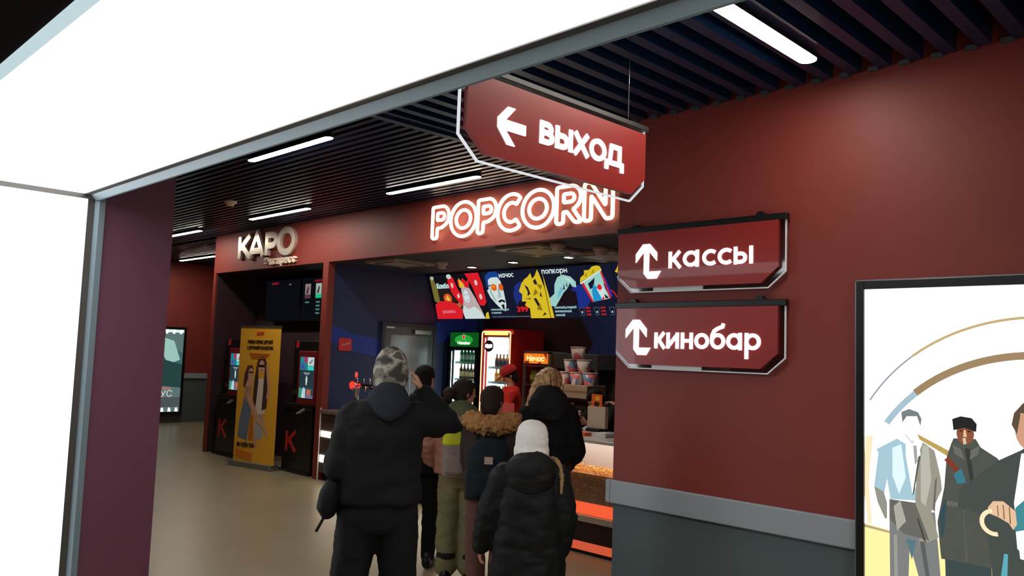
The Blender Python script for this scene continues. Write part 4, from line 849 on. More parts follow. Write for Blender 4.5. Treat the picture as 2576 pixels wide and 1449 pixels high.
hd_.m(em((240, 220, 200), .9)).prism([((p[0]+8.95)*1.25-8.95, (p[1]-1.945)*1.25+1.945) for p in star], .0205, .021).m(em((220, 50, 40), .9)).prism(star, .021, .0215)
hd_.m(em((240, 248, 236), 1.4)).text('Heineken', -9.08, 1.835, .05, z1=.0215, width=.27, bold=.02)
hd_.build('lit_header', t); rebase(t, (-8.95, 8.3, 0))
C1, C2 = mat('cap_gold', (200, 170, 90), .3, metal=.5), mat('cap_red', (190, 40, 36), .4)
xs = [-9.16+.075*k for k in range(7)]
row(bottle_proto(mat('green_glass', (50, 160, 84), .12), mat('cap_silver', (210, 214, 214), .3), mat('label_pale', (200, 226, 206), .5)), xs, 8.14, 1.58, 'green glass bottle on the top shelf of the fridge with green header', 'green bottles on the top fridge shelf')
row(bottle_proto(mat('dark_glass', (92, 66, 40), .12), C1, mat('label_gold', (226, 204, 150), .5)), xs, 8.14, 1.33, 'dark bottle with pale gold label on the middle shelf of the green topped fridge', 'dark beer bottles on the middle fridge shelf')
row(bottle_proto(mat('blue_plastic', (40, 96, 150), .2), mat('cap_white', (230, 234, 236), .4), mat('label_sky', (150, 206, 226), .5), .23, .031), xs, 8.14, 1.07, 'blue bottle on the lower shelf of the green topped fridge', 'blue bottles on the lower fridge shelf')
FR = mat('fridge_red', (190, 32, 30), .35)
t = fridge(-8.55, -7.94, 2.06, 1.96, FR, 'bright drinks fridge with glowing red and orange arch rim', 3.4, (1.53, 1.32, 1.08, .84, .58))
o = MB(FY(7.96)).m(em((255, 168, 120), 3.0)).tube([(-8.53, .62, .0)]+[(-8.53, 1.99, .0)]+[(p[0], p[1], 0) for p in arc(-8.50, 1.99, .03, .035, 180, 90, 4)]+[(p[0], p[1], 0) for p in arc(-7.99, 1.99, .03, .035, 90, 0, 4)]+[(-7.96, 1.1, 0)], .0095, 8).build('glowing_rim', t)
MB(FY(7.96)).m(em((255, 206, 90), 2.4)).box(-8.48, -8.01, 1.975, 2.022, -.004, .006).build('glowing_top_band', t)
m = MB(FY(7.972)).m(mat('sticker_maroon', (70, 22, 30), .5)).prism(circ(-8.40, 1.82, .095, .082), 0, .002)
m.m(em((250, 250, 250), 1.3)).prism([(-8.48, 1.80), (-8.475, 1.845), (-8.43, 1.85), (-8.40, 1.842), (-8.36, 1.85), (-8.325, 1.84), (-8.33, 1.80), (-8.37, 1.79), (-8.42, 1.785)], .002, .0025)
m.build('round_sticker', t); rebase(t, (-8.25, 8.3, 0))
xs = [-8.40+.07*k for k in range(6)]
row(bottle_proto(mat('amber_glass', (150, 96, 30), .15), mat('cap_black', (26, 26, 30), .4), mat('label_navy', (36, 56, 96), .5), .18), xs, 8.14, 1.53, 'small amber bottle with dark cap on the top shelf of the glowing red fridge', 'amber bottles on the red fridge top shelf')
row(bottle_proto(mat('orange_juice', (236, 160, 50), .25), C2, mat('label_peach', (250, 200, 130), .5), .18), xs, 8.14, 1.32, 'orange bottle with red cap on the second shelf of the glowing red fridge', 'orange bottles on the red fridge second shelf')
row(bottle_proto(mat('lemon_juice', (226, 210, 80), .25), mat('cap_green', (60, 150, 80), .4), mat('label_lemon', (240, 236, 170), .5), .18), xs, 8.14, 1.08, 'yellow bottle with green cap on the third shelf of the glowing red fridge', 'yellow bottles on the red fridge third shelf')

# back counter, lit rack, warmer
t = world_thing('back_counter', 'dark back counter along the rear wall under the lit snack rack', 'counter')
MB().m(WOOD).box(-7.88, -5.2, 8.10, 8.66, .08, .87).build('body', t); MB().m(TOP).box(-7.90, -5.18, 8.06, 8.68, .87, .90).build('counter_top', t, bevel=.004); MB().m(BLKM).box(-7.86, -5.22, 8.14, 8.62, 0, .08).build('plinth', t)
rebase(t, (-6.5, 8.4, 0))
GRM = mat('grey_steel_frame', (140, 134, 128), .35, metal=.4)
t = world_thing('snack_rack', 'grey snack rack with glowing orange header, right of the red rimmed fridge', 'rack')
m = MB().m(GRM)
for (x, y) in ((-7.84, 8.10), (-7.38, 8.10)): MB().m(GRM).box(x, x+.035, y, y+.035, .9, 1.76).build('post', t)
MB().m(mat('rack_side', (92, 88, 84), .5)).box(-7.84, -7.345, 8.46, 8.48, .9, 1.76).build('back_panel', t)
for z in (.93, 1.32, 1.575): MB().m(GRM).box(-7.80, -7.38, 8.10, 8.46, z-.015, z).build('shelf', t)
m = MB(FY(8.10)).m(em((236, 120, 34), 1.1)).box(-7.80, -7.38, 1.60, 1.735, 0, .02)
m.m(em((150, 40, 20), .8)).prism([(-7.80, 1.60), (-7.70, 1.60), (-7.74, 1.68)], .02, .0205).prism([(-7.44, 1.735), (-7.38, 1.735), (-7.38, 1.66)], .02, .0205).prism([(-7.55, 1.60), (-7.48, 1.60), (-7.50, 1.63)], .02, .0205)
m.m(em((255, 226, 140), 1.8)).text('Начос', -7.755, 1.635, .07, z1=.0215, width=.33, bold=.03, slant=.15); m.build('lit_header', t)
MB().m(GRM).box(-7.84, -7.345, 8.10, 8.46, 1.74, 1.77).build('top_panel', t); rebase(t, (-7.6, 8.3, .9))
def bag(cola, colb):
    m = MB().m(cola); m.loft([((0, 0, 0), .05, .012), ((0, 0, .02), .058, .03), ((0, 0, .09), .060, .036), ((0, 0, .16), .056, .024), ((0, 0, .19), .055, .006)], n=14, e=2.6)
    m.m(colb).box(-.035, .035, -.041, -.036, .06, .12); return m.build('snack_bag')
row(bag(mat('bag_olive', (150, 160, 50), .4), mat('bag_yellow', (220, 200, 60), .4)), [-7.72, -7.60, -7.48], 8.2, 1.32, 'olive green snack bag on the upper shelf of the lit rack', 'snack bags on the lit rack', cat='snack bag')
row(bottle_proto(mat('sauce_white', (206, 190, 180), .4), C2, mat('label_sauce', (190, 90, 60), .5), .24, .036, 'sauce_bottle'), [-7.72, -7.58, -7.46], 8.2, .93, 'pale sauce bottle on the lower shelf of the lit rack', 'sauce bottles on the lit rack', cat='sauce bottle')
t = world_thing('popcorn_warmer', 'grey steel popcorn warmer cabinet right of the lit snack rack', 'popcorn machine')
MB().m(mat('warmer_steel', (96, 92, 86), .4, metal=.3)).box(-7.30, -6.55, 8.12, 8.60, 1.55, 1.75).build('hood', t, bevel=.008)
MB().m(mat('warmer_steel', (96, 92, 86))).box(-7.30, -6.55, 8.12, 8.60, .9, 1.0).box(-7.30, -6.55, 8.55, 8.60, 1.0, 1.55).build('base', t)
for x in (-7.30, -6.585): MB().m(GRM).box(x, x+.03, 8.12, 8.15, 1.0, 1.55).build('post', t)
MB().m(glass('warmer_glass', (200, 200, 200), .1)).box(-7.27, -6.585, 8.125, 8.131, 1.0, 1.55).build('glass', t); rebase(t, (-6.9, 8.35, .9))
# display stand with boxes, buckets, bottles
t = world_thing('display_stand', 'black display stand with bottles inside, carrying boxes and popcorn buckets', 'stand')
for (x, y) in ((-6.50, 7.12), (-5.86, 7.12), (-6.50, 7.48), (-5.86, 7.48)): MB().m(BLK).box(x, x+.03, y, y+.03, 0, 1.22).build('post', t)
for z in (.30, .80, 1.24): MB().m(BLK).box(-6.50, -5.83, 7.12, 7.51, z-.025, z).build('shelf', t)
rebase(t, (-6.17, 7.3, 0))
row(bottle_proto(mat('pink_syrup', (206, 120, 140), .3), mat('cap_white', (230, 234, 236)), mat('label_syrup', (226, 220, 210), .5), .30, .036, 'syrup_bottle'), [-6.38, -6.20, -6.04], 7.2, .80, 'pink syrup bottle inside the black display stand', 'syrup bottles in the display stand', cat='syrup bottle')
row(bottle_proto(mat('clear_syrup', (190, 214, 206), .2), mat('cap_green', (60, 150, 80)), mat('label_syrup', (226, 220, 210)), .27, .036, 'syrup_bottle'), [-6.29, -6.12, -5.94], 7.2, .80, 'pale green syrup bottle inside the black display stand', 'syrup bottles in the display stand', cat='syrup bottle')
CB = mat('cardboard', (176, 148, 122), .8, var=.08)
for (x0, x1, lab) in ((-6.49, -6.27, 'left cardboard box under the popcorn buckets'), (-6.255, -5.90, 'right cardboard box under the popcorn buckets')):
    t = world_thing('cardboard_box', lab, 'box', 'cardboard boxes on the display stand')
    MB().m(CB).box(x0, x1, 7.15, 7.48, 1.24, 1.385).build('carton', t, bevel=.003); MB().m(mat('packing_tape', (150, 120, 90), .3)).box(x0+.001, x1-.001, 7.148, 7.15, 1.30, 1.325).build('tape', t); rebase(t, ((x0+x1)/2, 7.3, 1.24))
BUC = mat('popcorn_bucket_print', (222, 196, 190), .5); nt = BUC.node_tree; b = nt.nodes['Principled BSDF']
tc = nt.nodes.new('ShaderNodeTexCoord'); vo = nt.nodes.new('ShaderNodeTexVoronoi'); vo.inputs['Scale'].default_value = 16; rp = nt.nodes.new('ShaderNodeValToRGB'); rp.color_ramp.interpolation = 'CONSTANT'
nt.links.new(tc.outputs['Object'], vo.inputs['Vector']); nt.links.new(vo.outputs['Color'], rp.inputs[0]); nt.links.new(rp.outputs[0], b.inputs['Base Color'])
e = rp.color_ramp.elements; e[0].color = (*lin((226, 208, 200)), 1); e[1].position = .48; e[1].color = (*lin((222, 110, 116)), 1)
for p, c in ((.6, (226, 206, 196)), (.78, (110, 140, 180)), (.9, (220, 140, 130))): k = e.new(p); k.color = (*lin(c), 1)
def bucket():
    t = thing('popcorn_bucket', '', 'popcorn bucket')
    MB().m(BUC).lathe([(.066, 0), (.068, .005), (.088, .135)], n=22).build('cup', t)
    MB().m(mat('bucket_rim', (226, 206, 186), .5)).lathe([(.091, .135), (.093, .140), (.093, .146), (.085, .147), (.080, .120)], n=22).build('rim', t)
    return t
b0 = bucket()
bl = [(-6.375, 1.385, 'left bucket of the bottom row of the popcorn bucket pyramid'), (-6.18, 1.385, 'middle bucket of the bottom row of the popcorn bucket pyramid'), (-5.985, 1.385, 'right bucket of the bottom row of the popcorn bucket pyramid'),
      (-6.275, 1.532, 'left bucket of the middle row of the popcorn bucket pyramid'), (-6.08, 1.532, 'right bucket of the middle row of the popcorn bucket pyramid'), (-6.175, 1.679, 'single popcorn bucket on top of the pyramid')]
for i, (x, z, lab) in enumerate(bl):
    o = b0 if i == 0 else copy_tree(b0)
    o.location = (x, 7.3, z); o.rotation_euler.z = i*1.1; tag(o, lab, 'popcorn bucket', 'patterned popcorn buckets stacked in a pyramid')
t = thing('counter_card', 'coral red card standing on the counter behind the boy', 'card', (-6.05, 6.05, .905), math.radians(6))
MB().m(mat('coral_card', (214, 92, 84), .45)).box(-.085, .085, -.004, .004, .02, .30).build('card', t); MB().m(GRM).box(-.07, .07, -.04, .04, 0, .02).build('base', t)

# ---------------------------------------------------------------- people
SKIN = mat('skin', (206, 150, 122), .5, var=.05, scale=20)
EYEW = mat('eye_white', (230, 226, 220), .2); IRIS = mat('eye_iris', (60, 42, 30), .2)
SHOE = mat('black_shoe', (16, 16, 18), .45)
def hand_geo(m, wrist, d, palm_n, side, curl=.5, k=1.0):
    # palm, four fingers, thumb. d: pointing direction, palm_n: out of the palm, side: +1 / -1 thumb side along d x palm_n
    w0 = V3(wrist); d = V3(d).normalized(); n = V3(palm_n); n = (n-d*n.dot(d)).normalized(); s_ = d.cross(n)*side
    m.loft([(w0-d*.03*k, .024*k, .020*k), (w0, .024*k, .017*k), (w0+d*.03*k, .032*k, .015*k), (w0+d*.065*k, .040*k, .014*k), (w0+d*.088*k, .038*k, .012*k)], side=s_, n=12)
    for off, L in ((.028, .072), (.010, .080), (-.009, .075), (-.027, .058)):
        p = w0+d*.080*k+s_*off*k; pts = [p-d*.012*k]; a = 0
        for j, fr_ in enumerate((.45, .32, .23)):
            a += curl*(.55+.25*j)
            p = p+(d*math.cos(a)+n*math.sin(a))*L*fr_*k; pts.append(p.copy())
        m.limb([tuple(q) for q in pts], [.0095*k, .009*k, .0082*k, .0072*k], n=8, side=s_)
    b = w0+d*.022*k+s_*.024*k
    m.limb([tuple(b), tuple(b+(d*.55+s_*.75+n*.2).normalized()*.036*k), tuple(b+(d*.55+s_*.75+n*.2).normalized()*.036*k+(d*.9+s_*.25+n*.45).normalized()*.034*k)], [.013*k, .0105*k, .0085*k], n=8)
def joints(H, **o):
    J = dict(pelvis=(0, 0, .53), chest=(0, .0, .73), neck=(0, -.005, .835), head=(0, .012, .925),
             shl=(-.112, -.005, .80), shr=(.112, -.005, .80), ell=(-.145, -.015, .63), elr=(.145, -.015, .63), wrl=(-.145, .05, .49), wrr=(.145, .05, .49),
             hpl=(-.05, 0, .51), hpr=(.05, 0, .51), knl=(-.055, .015, .28), knr=(.055, .015, .28), anl=(-.058, -.01, .05), anr=(.058, -.01, .05))
    J = {k: V3(v)*H for k, v in J.items()}
    for k, v in o.items(): J[k] = V3(v)
    return J
def person(label, loc, rz, H, J, head_yaw=0, hands=((None, None), (None, None)), skin=SKIN, build_w=1.0, head_pitch=0):
    t = thing('person', label, 'person', loc, rz, None)
    m = MB().m(skin); h = H/1.75; B = build_w
    p, c, nk, hd = J['pelvis'], J['chest'], J['neck'], J['head']
    m.loft([(p-Z*.08*h, .10*h*B, .08*h), (p-Z*.03*h, .15*h*B, .10*h), (p+Z*.05*h, .145*h*B, .095*h), (p.lerp(c, .5), .125*h*B, .09*h), (c, .155*h*B, .105*h), (c+Z*.09*h, .165*h*B, .095*h), (c+Z*.14*h, .12*h*B, .075*h), (nk-Z*.02*h, .065*h, .058*h), (nk+Z*.02, .054*h, .054*h)], n=20)
    m.limb([tuple(nk-Z*.05*h), tuple(hd-Z*.03*h)], [.055*h, .052*h])
    # head with face, in its own turned frame
    M = Matrix.Rotation(head_yaw, 3, 'Z') @ Matrix.Rotation(head_pitch, 3, 'X')
    o0 = m.fr; hh = H*.5+.62 if H < 1.5 else H; q = (.10+.60*H/1.75*.62+.28) if H < 1.6 else H/1.75
    q = max(q, .86) if H < 1.6 else q
    m.fr = (V3(hd), M @ X, M @ Y, M @ Z)
    st = []
    for z, a, b_, yy in ((-.125, .022, .020, .060), (-.112, .046, .044, .040), (-.085, .058, .072, .022), (-.05, .066, .086, .010), (-.01, .073, .094, .004), (.03, .077, .097, 0), (.065, .074, .092, -.004), (.095, .060, .074, -.008), (.113, .038, .048, -.010), (.120, .014, .018, -.010)):
        st.append(((0, yy*q, z*q), a*q, b_*q))
    m.loft(st, n=20)
    m.loft([((0, .088*q, .018*q), .008*q, .010*q), ((0, .100*q, -.005*q), .011*q, .013*q), ((0, .108*q, -.024*q), .016*q, .014*q), ((0, .098*q, -.033*q), .013*q, .010*q)], n=10)   # nose
    m.ball((0, .086*q, -.062*q), .024*q, .012*q, .006*q, 10, 6).ball((0, .085*q, -.074*q), .020*q, .012*q, .006*q, 10, 6)      # lips
    m.ball((0, .085*q, .034*q), .055*q, .012*q, .008*q, 12, 6)                                                              # brow
    for s_ in (-1, 1): m.loft([((s_*.074*q, -.002*q, .022*q), .006*q, .014*q), ((s_*.080*q, -.006*q, .008*q), .007*q, .018*q), ((s_*.078*q, -.002*q, -.018*q), .006*q, .012*q), ((s_*.074*q, .002*q, -.03*q), .004*q, .006*q)], n=10)
    m.fr = o0
    for k, s_ in (('l', -1), ('r', 1)):
        m.limb([J['sh'+k], J['el'+k], J['wr'+k]], [.050*h, .038*h, .026*h])
        hp = J['hp'+k]; m.limb([hp, J['kn'+k], J['an'+k]], [.082*h, .055*h, .036*h])
        a = J['an'+k]; m.loft([(a+V3((0, -.05, -.02)), .025, .03), (a+V3((0, .0, -.035)), .036, .035), (a+V3((0, .09, -.055)), .042, .022), (a+V3((0, .15, -.06)), .03, .014)], n=12)
        i = 0 if k == 'l' else 1; d, n_ = hands[i][0], hands[i][1]
        if d is None: d = (J['wr'+k]-J['el'+k]).normalized(); n_ = V3((-s_, 0.2, 0))
        hand_geo(m, J['wr'+k], d, n_, (hands[i][2] if len(hands[i]) > 2 else s_), .55, h if H > 1.55 else max(.8, h))
    b = m.build('body', t, remesh=.0065, smooth=3)
    for s_ in (-1, 1):
        e = MB((V3(hd), M @ X, M @ Y, M @ Z)); e.m(EYEW).ball((s_*.030*q, .084*q, .014*q), .011*q, .010*q, .008*q, 10, 8).m(IRIS).ball((s_*.030*q, .0925*q, .014*q), .0045*q, .003*q, .0045*q, 8, 6)
        e.build('eye', b)
    t['q'] = q
    return t, M, q
def cloth(t, name, mt, parts, vox=.012, sm=6, fold=.006, fscale=9, fine=0, label=None):
    m = MB().m(mt)
    for p in parts: p(m)
    o = m.build(name, t, remesh=vox, smooth=sm, fold=fold, fscale=fscale, fine=fine)
    if label: o['label'] = label
    return o
def trunk(J, zb, zt, wb, ww, wc, depth=.13, off=(0, 0, 0)):   # torso of a jacket from hem zb up to the neck base zt
    c = J['chest']; p = J['pelvis']; o = V3(off)
    def f(m):
        x0 = p+o; x1 = c+o; st = []
        for u in (0, .12, .3, .5, .7, .85, .95, 1.0):
            z = zb+(zt-zb)*u
            k = (z-p.z)/(c.z-p.z); cx = x0.x+(x1.x-x0.x)*max(-.3, min(1.3, k)); cy = x0.y+(x1.y-x0.y)*max(-.3, min(1.3, k))
            if u < .5: a = wb+(ww-wb)*u/.5
            elif u < .85: a = ww+(wc-ww)*(u-.5)/.35
            elif u < .95: a = wc*.92
            else: a = wc*.62
            st.append(((cx, cy, z), a, depth*(1 if u < .8 else (.82 if u < .97 else .6))))
        m.loft(st, n=24, e=2.3)
    return f
def sleeve(J, k, r0, r1, r2, trim=.0):
    def f(m):
        sh, el, wr = J['sh'+k], J['el'+k], J['wr'+k]; i = sh.lerp(J['chest'], .28)
        m.limb([i, sh], [r0*1.0, r0*1.02]); m.limb([sh, el, el.lerp(wr, 1-trim)], [r0, r1, r2])
    return f
def leg(J, k, r0, r1, r2, end=.0):
    def f(m):
        hp, kn, an = J['hp'+k], J['kn'+k], J['an'+k]
        m.limb([hp+Z*.02, kn, kn.lerp(an, 1-end)], [r0, r1, r2])
    return f
def blob(c, rx, ry, rz): return lambda m: m.ball(c, rx, ry, rz, 20, 12)
def tubep(pts, rs, flat=1): return lambda m: m.limb(pts, rs, flat=flat)
def trousers(t, J, mt, r=(.095, .075, .065), seat=(.155, .12), end=0, fold=.006, name='trousers'):
    p = J['pelvis']
    return cloth(t, name, mt, [leg(J, 'l', *r, end), leg(J, 'r', *r, end), lambda m: m.loft([(p-Z*.10, seat[0]*.9, seat[1]*.85), (p-Z*.03, seat[0], seat[1]), (p+Z*.08, seat[0]*.95, seat[1]*.9), (p+Z*.14, seat[0]*.85, seat[1]*.8)], n=20)], fold=fold)
def shoes(t, J, mt=SHOE, boot=0, s=1.0):
    for k, s_ in (('l', -1), ('r', 1)):
        a = J['an'+k]; m = MB().m(mt); g = V3((a.x, a.y, 0))
        m.loft([(g+V3((0, -.085*s, .045)), .02*s, .03), (g+V3((0, -.07*s, .048)), .036*s, .046), (g+V3((0, -.0, .055)), .042*s, .052), (g+V3((s_*.01, .08*s, .042)), .047*s, .040), (g+V3((s_*.015, .15*s, .032)), .042*s, .030), (g+V3((s_*.012, .185*s, .026)), .02*s, .018)], n=14)
        if boot: m.limb([g+V3((0, -.015, .07)), g+V3((0, -.015, .07+boot))], [.055*s, .062*s])
        else: m.limb([g+V3((0, -.02, .06)), g+V3((0, -.02, .10))], [.042*s, .044*s])
        m.build('shoe', t, remesh=.008, smooth=3)
def hair_cap(t, J, M, q, mt, low=-.06, back=.0, vol=1.0, extra=(), fold=.004, name='hair', front=.02):
    hd = J['head']
    def f(m):
        o0 = m.fr; m.fr = (V3(hd), M @ X, M @ Y, M @ Z); st = []
        for z, a, b_, yy in ((low*q, .055, .045, -.050-back), (low*.5*q, .072, .075, -.034), (0, .082, .092, -.020), (.035*q, .086, .102, -.010), (.075*q, .082, .098, -.008), (.105*q, .064, .078, -.012), (.124*q, .036, .044, -.014), (.131*q, .012, .016, -.014)):
            st.append(((0, yy*q, z), a*q*vol, b_*q*vol))
        m.loft(st, n=22); m.fr = o0
    return cloth(t, name, mt, [f]+list(extra), vox=.007, sm=3, fold=fold, fscale=34)
def knit_hat(t, J, M, q, mt, z0=-.02, top=.155, r=.092, slouch=(0, 0), name='knit_hat', cuff=True, fold=.003):
    hd = J['head']
    def f(m):
        o0 = m.fr; m.fr = (V3(hd), M @ X, M @ Y, M @ Z); st = []
        zs = ((0, 1.02, 1.0), (.04, 1.06, 1.05), (.16, 1.08, 1.08), (.28, 1.08, 1.08), (.32, 1.01, 1.02), (.5, 1.0, 1.02), (.68, .97, .98), (.82, .87, .88), (.91, .70, .72), (.97, .46, .48), (1.0, .2, .2)) if cuff else ((0, 1.0, 1.0), (.2, 1.03, 1.03), (.45, 1.02, 1.03), (.65, .95, .97), (.8, .8, .82), (.9, .6, .62), (.97, .33, .35), (1, .1, .1))
        for u, a, b_ in zs: st.append(((slouch[0]*u*u, -.006+slouch[1]*u*u, z0+(top-z0)*u), r*a*q, r*1.16*b_*q))
        m.loft(st, n=26); m.fr = o0
    return cloth(t, name, mt, [f], vox=.006, sm=3, fold=fold, fscale=25)
def fabric(name, rgb, rough=.85, var=.15, bump=.25, bscale=220, spec=.25): return mat(name, rgb, rough, var=var, scale=14, bump=bump, bscale=bscale, spec=spec)
def camo(name):
    m = mat(name, (150, 146, 132), .85); nt = m.node_tree; b = nt.nodes['Principled BSDF']
    tc = nt.nodes.new('ShaderNodeTexCoord'); n = nt.nodes.new('ShaderNodeTexNoise'); n.inputs['Scale'].default_value = 15; n.inputs['Detail'].default_value = 1.5
    r = nt.nodes.new('ShaderNodeValToRGB'); nt.links.new(tc.outputs['Object'], n.inputs['Vector']); nt.links.new(n.outputs['Fac'], r.inputs[0]); nt.links.new(r.outputs[0], b.inputs['Base Color'])
    e = r.color_ramp.elements; r.color_ramp.interpolation = 'CONSTANT'; e[0].position = 0; e[0].color = (*lin((58, 54, 50)), 1); e[1].position = .42; e[1].color = (*lin((112, 104, 92)), 1)
    for p, c in ((.52, (160, 152, 136)), (.62, (84, 76, 68))): k = e.new(p); k.color = (*lin(c), 1)
    return m
def backpack(label, loc, rz, W_, D_, Hh, mt, mtop=None, patch=None, straps=True):
    t = thing('backpack', label, 'backpack', loc, rz)
    # local: x right, y outwards-back is -y, z up from base
    m = MB().m(mt); m.loft([((0, -D_*.5, 0), W_*.40, D_*.38), ((0, -D_*.5, Hh*.04), W_*.48, D_*.5), ((0, -D_*.52, Hh*.3), W_*.5, D_*.54), ((0, -D_*.5, Hh*.65), W_*.47, D_*.5), ((0, -D_*.47, Hh*.86), W_*.40, D_*.42), ((0, -D_*.44, Hh*.96), W_*.28, D_*.3), ((0, -D_*.42, Hh), W_*.14, D_*.18)], n=24, e=2.8)
    m.build('bag_body', t, remesh=.01, smooth=4, fold=.005, fscale=12)
    m = MB().m(mt); m.loft([((0, -D_*1.0, Hh*.08), W_*.30, D_*.14), ((0, -D_*1.04, Hh*.12), W_*.36, D_*.18), ((0, -D_*1.02, Hh*.40), W_*.35, D_*.16), ((0, -D_*.98, Hh*.46), W_*.28, D_*.10)], n=20, e=3)
    m.build('front_pocket', t, remesh=.009, smooth=3)
    if mtop:
        m = MB().m(mtop); m.loft([((0, -D_*.53, Hh*.62), W_*.50, D_*.56), ((0, -D_*.51, Hh*.72), W_*.485, D_*.53), ((0, -D_*.48, Hh*.88), W_*.415, D_*.44), ((0, -D_*.45, Hh*.98), W_*.29, D_*.32), ((0, -D_*.43, Hh*1.02), W_*.14, D_*.18)], n=24, e=2.8)
        o = m.build('top_panel', t, remesh=.01, smooth=3, fold=.003)
    if patch:
        MB().m(patch).box(-W_*.09, W_*.09, -D_*1.075, -D_*1.04, Hh*.60, Hh*.72).build('patch', t)
    MB().m(mt).tube([(-.035, -D_*.2, Hh*.94), (-.03, -D_*.2, Hh*1.08), (.03, -D_*.2, Hh*1.08), (.035, -D_*.2, Hh*.94)], .007, 8).build('handle', t)
    if straps:
        for s_ in (-1, 1): MB().m(mt).tube([(s_*W_*.26, -.01, Hh*.9), (s_*W_*.3, .05, Hh*1.02), (s_*W_*.34, .17, Hh*.98), (s_*W_*.36, .24, Hh*.8), (s_*W_*.40, .2, Hh*.45), (s_*W_*.38, .02, Hh*.12)], .016, 8).build('strap', t)
    return t

# --- man in dark jacket and camouflage hat, right hand at his ear
DJ = fabric('black_jacket_cloth', (16, 15, 16)); DT = fabric('black_trouser_cloth', (12, 12, 13))
J = joints(1.72, pelvis=(-.03, 0, .92), chest=(-.03, 0, 1.26), neck=(-.01, 0, 1.44), head=(.0, .03, 1.575),
    shl=(-.165, 0, 1.36), ell=(-.235, -.03, 1.12), wrl=(-.15, .22, 1.06), shr=(.13, 0, 1.37), elr=(.31, .05, 1.335), wrr=(.165, .10, 1.50),
    hpl=(-.12, 0, .88), hpr=(.065, 0, .88), knl=(-.165, .0, .50), knr=(.085, .02, .50), anl=(-.20, -.05, .07), anr=(.13, .02, .07))
MANL = (-3.33, 2.486, 0); MR = math.radians(53)
t, M, q = person('heavy man in black jacket and camouflage hat, seen from behind with hand at his ear', MANL, MR, 1.72, J, hands=((V3((.5, .8, -.2)), V3((1, 0, 0))), (V3((-.45, .15, .9)), V3((-.9, .1, -.4)))), build_w=1.15)
trousers(t, J, DT, (.108, .088, .078), (.20, .135))
shoes(t, J)
cloth(t, 'jacket', DJ, [trunk(J, .95, 1.45, .205, .20, .205, .15), sleeve(J, 'l', .085, .072, .055), sleeve(J, 'r', .085, .072, .052, .12)], fold=.010, fscale=7)
cloth(t, 'hood', fabric('slate_blue_hood', (33, 37, 44)), [lambda m: m.loft([((0, -.02, 1.50), .080, .088), ((0, -.04, 1.47), .105, .10), ((-.0, -.07, 1.435), .110, .095), ((0, -.12, 1.405), .075, .05), ((0, -.135, 1.375), .05, .03), ((0, -.135, 1.36), .02, .02)], n=20)], vox=.009, fold=.006)
knit_hat(t, J, M, q, camo('camouflage_knit'), z0=-.055, top=.148, r=.086, slouch=(.005, -.01), cuff=False, name='camouflage_hat')
hair_cap(t, J, M, q, fabric('dark_hair', (40, 30, 26)), low=-.085, vol=.93)
p_ = thing('phone', 'pale phone held at the ear of the man in the camouflage hat', 'phone', MANL, MR)
MB().m(mat('phone_shell', (170, 188, 186), .3)).box(.092, .101, -.0, .07, 1.475, 1.60).build('case', p_, bevel=.004)
b_ = thing('waist_bag', 'black waist pouch hanging at the left hip of the man in the camouflage hat', 'bag', MANL, MR)
cloth(b_, 'pouch', DT, [lambda m: m.loft([((-.265, -.02, .885), .03, .08), ((-.275, -.02, .93), .05, .11), ((-.265, -.02, 1.0), .05, .11), ((-.25, -.02, 1.06), .03, .08)], n=18, e=2.6)], vox=.008, fold=.003)
MB().m(DT).tube([(-.28, -.09, .90), (-.30, -.10, .86), (-.315, -.11, .83)], .007, 6).build('strap', b_)

# --- person in black beside him, further back
J = joints(1.60)
t, M, q = person('person with short dark hair in black clothes behind the raised elbow of the man', (-5.19, 4.22, 0), math.radians(38), 1.60, J, head_yaw=-.35)
trousers(t, J, DT, (.088, .066, .055)); shoes(t, J)
cloth(t, 'jacket', DJ, [trunk(J, .74, 1.36, .19, .185, .19, .13), sleeve(J, 'l', .07, .06, .045), sleeve(J, 'r', .07, .06, .045)], fold=.008)
cloth(t, 'collar', DJ, [lambda m: m.loft([((0, 0, 1.30), .11, .095), ((0, 0, 1.36), .085, .08), ((0, 0, 1.40), .075, .07)], n=18)], vox=.009)
hair_cap(t, J, M, q, fabric('near_black_hair', (28, 22, 20)), low=-.08)

# --- girl with olive trousers, hair bun, backpack
PNK = fabric('dusty_pink_quilt', (176, 124, 104), .6, var=.08)
J = joints(1.51, anl=(-.085, -.01, .07), anr=(.09, .0, .07), knl=(-.085, .02, .42), knr=(.085, .02, .42), hpl=(-.075, 0, .77), hpr=(.075, 0, .77),
    shl=(-.175, 0, 1.21), shr=(.175, 0, 1.21), ell=(-.27, -.01, 1.03), wrl=(-.24, .12, .88), elr=(.26, 0, 1.0), wrr=(.24, .14, .85))
GL = (-4.66, 4.18, 0); GR = math.radians(44)
t, M, q = person('girl in pink puffer jacket and olive trousers with dark hair bun, face turned right', GL, GR, 1.51, J, head_yaw=-1.0)
trousers(t, J, fabric('olive_trouser_cloth', (138, 130, 92)), (.098, .085, .082), (.165, .125), end=.12, fold=.010)
shoes(t, J, boot=.13)
for k in 'lr':
    a = J['an'+k]; o = MB().m(mat('boot_fur', (30, 26, 24), .95)).lathe([(.05, 0), (.068, .01), (.072, .03), (.064, .05), (.05, .055)], (a.x, a.y-.01), 18, .17).build('boot_cuff', t, remesh=.007, smooth=1, fold=.008, fscale=60)
cloth(t, 'jacket', PNK, [trunk(J, .80, 1.26, .20, .19, .20, .15), sleeve(J, 'l', .08, .078, .062), sleeve(J, 'r', .08, .078, .062)], fold=.012, fscale=12)
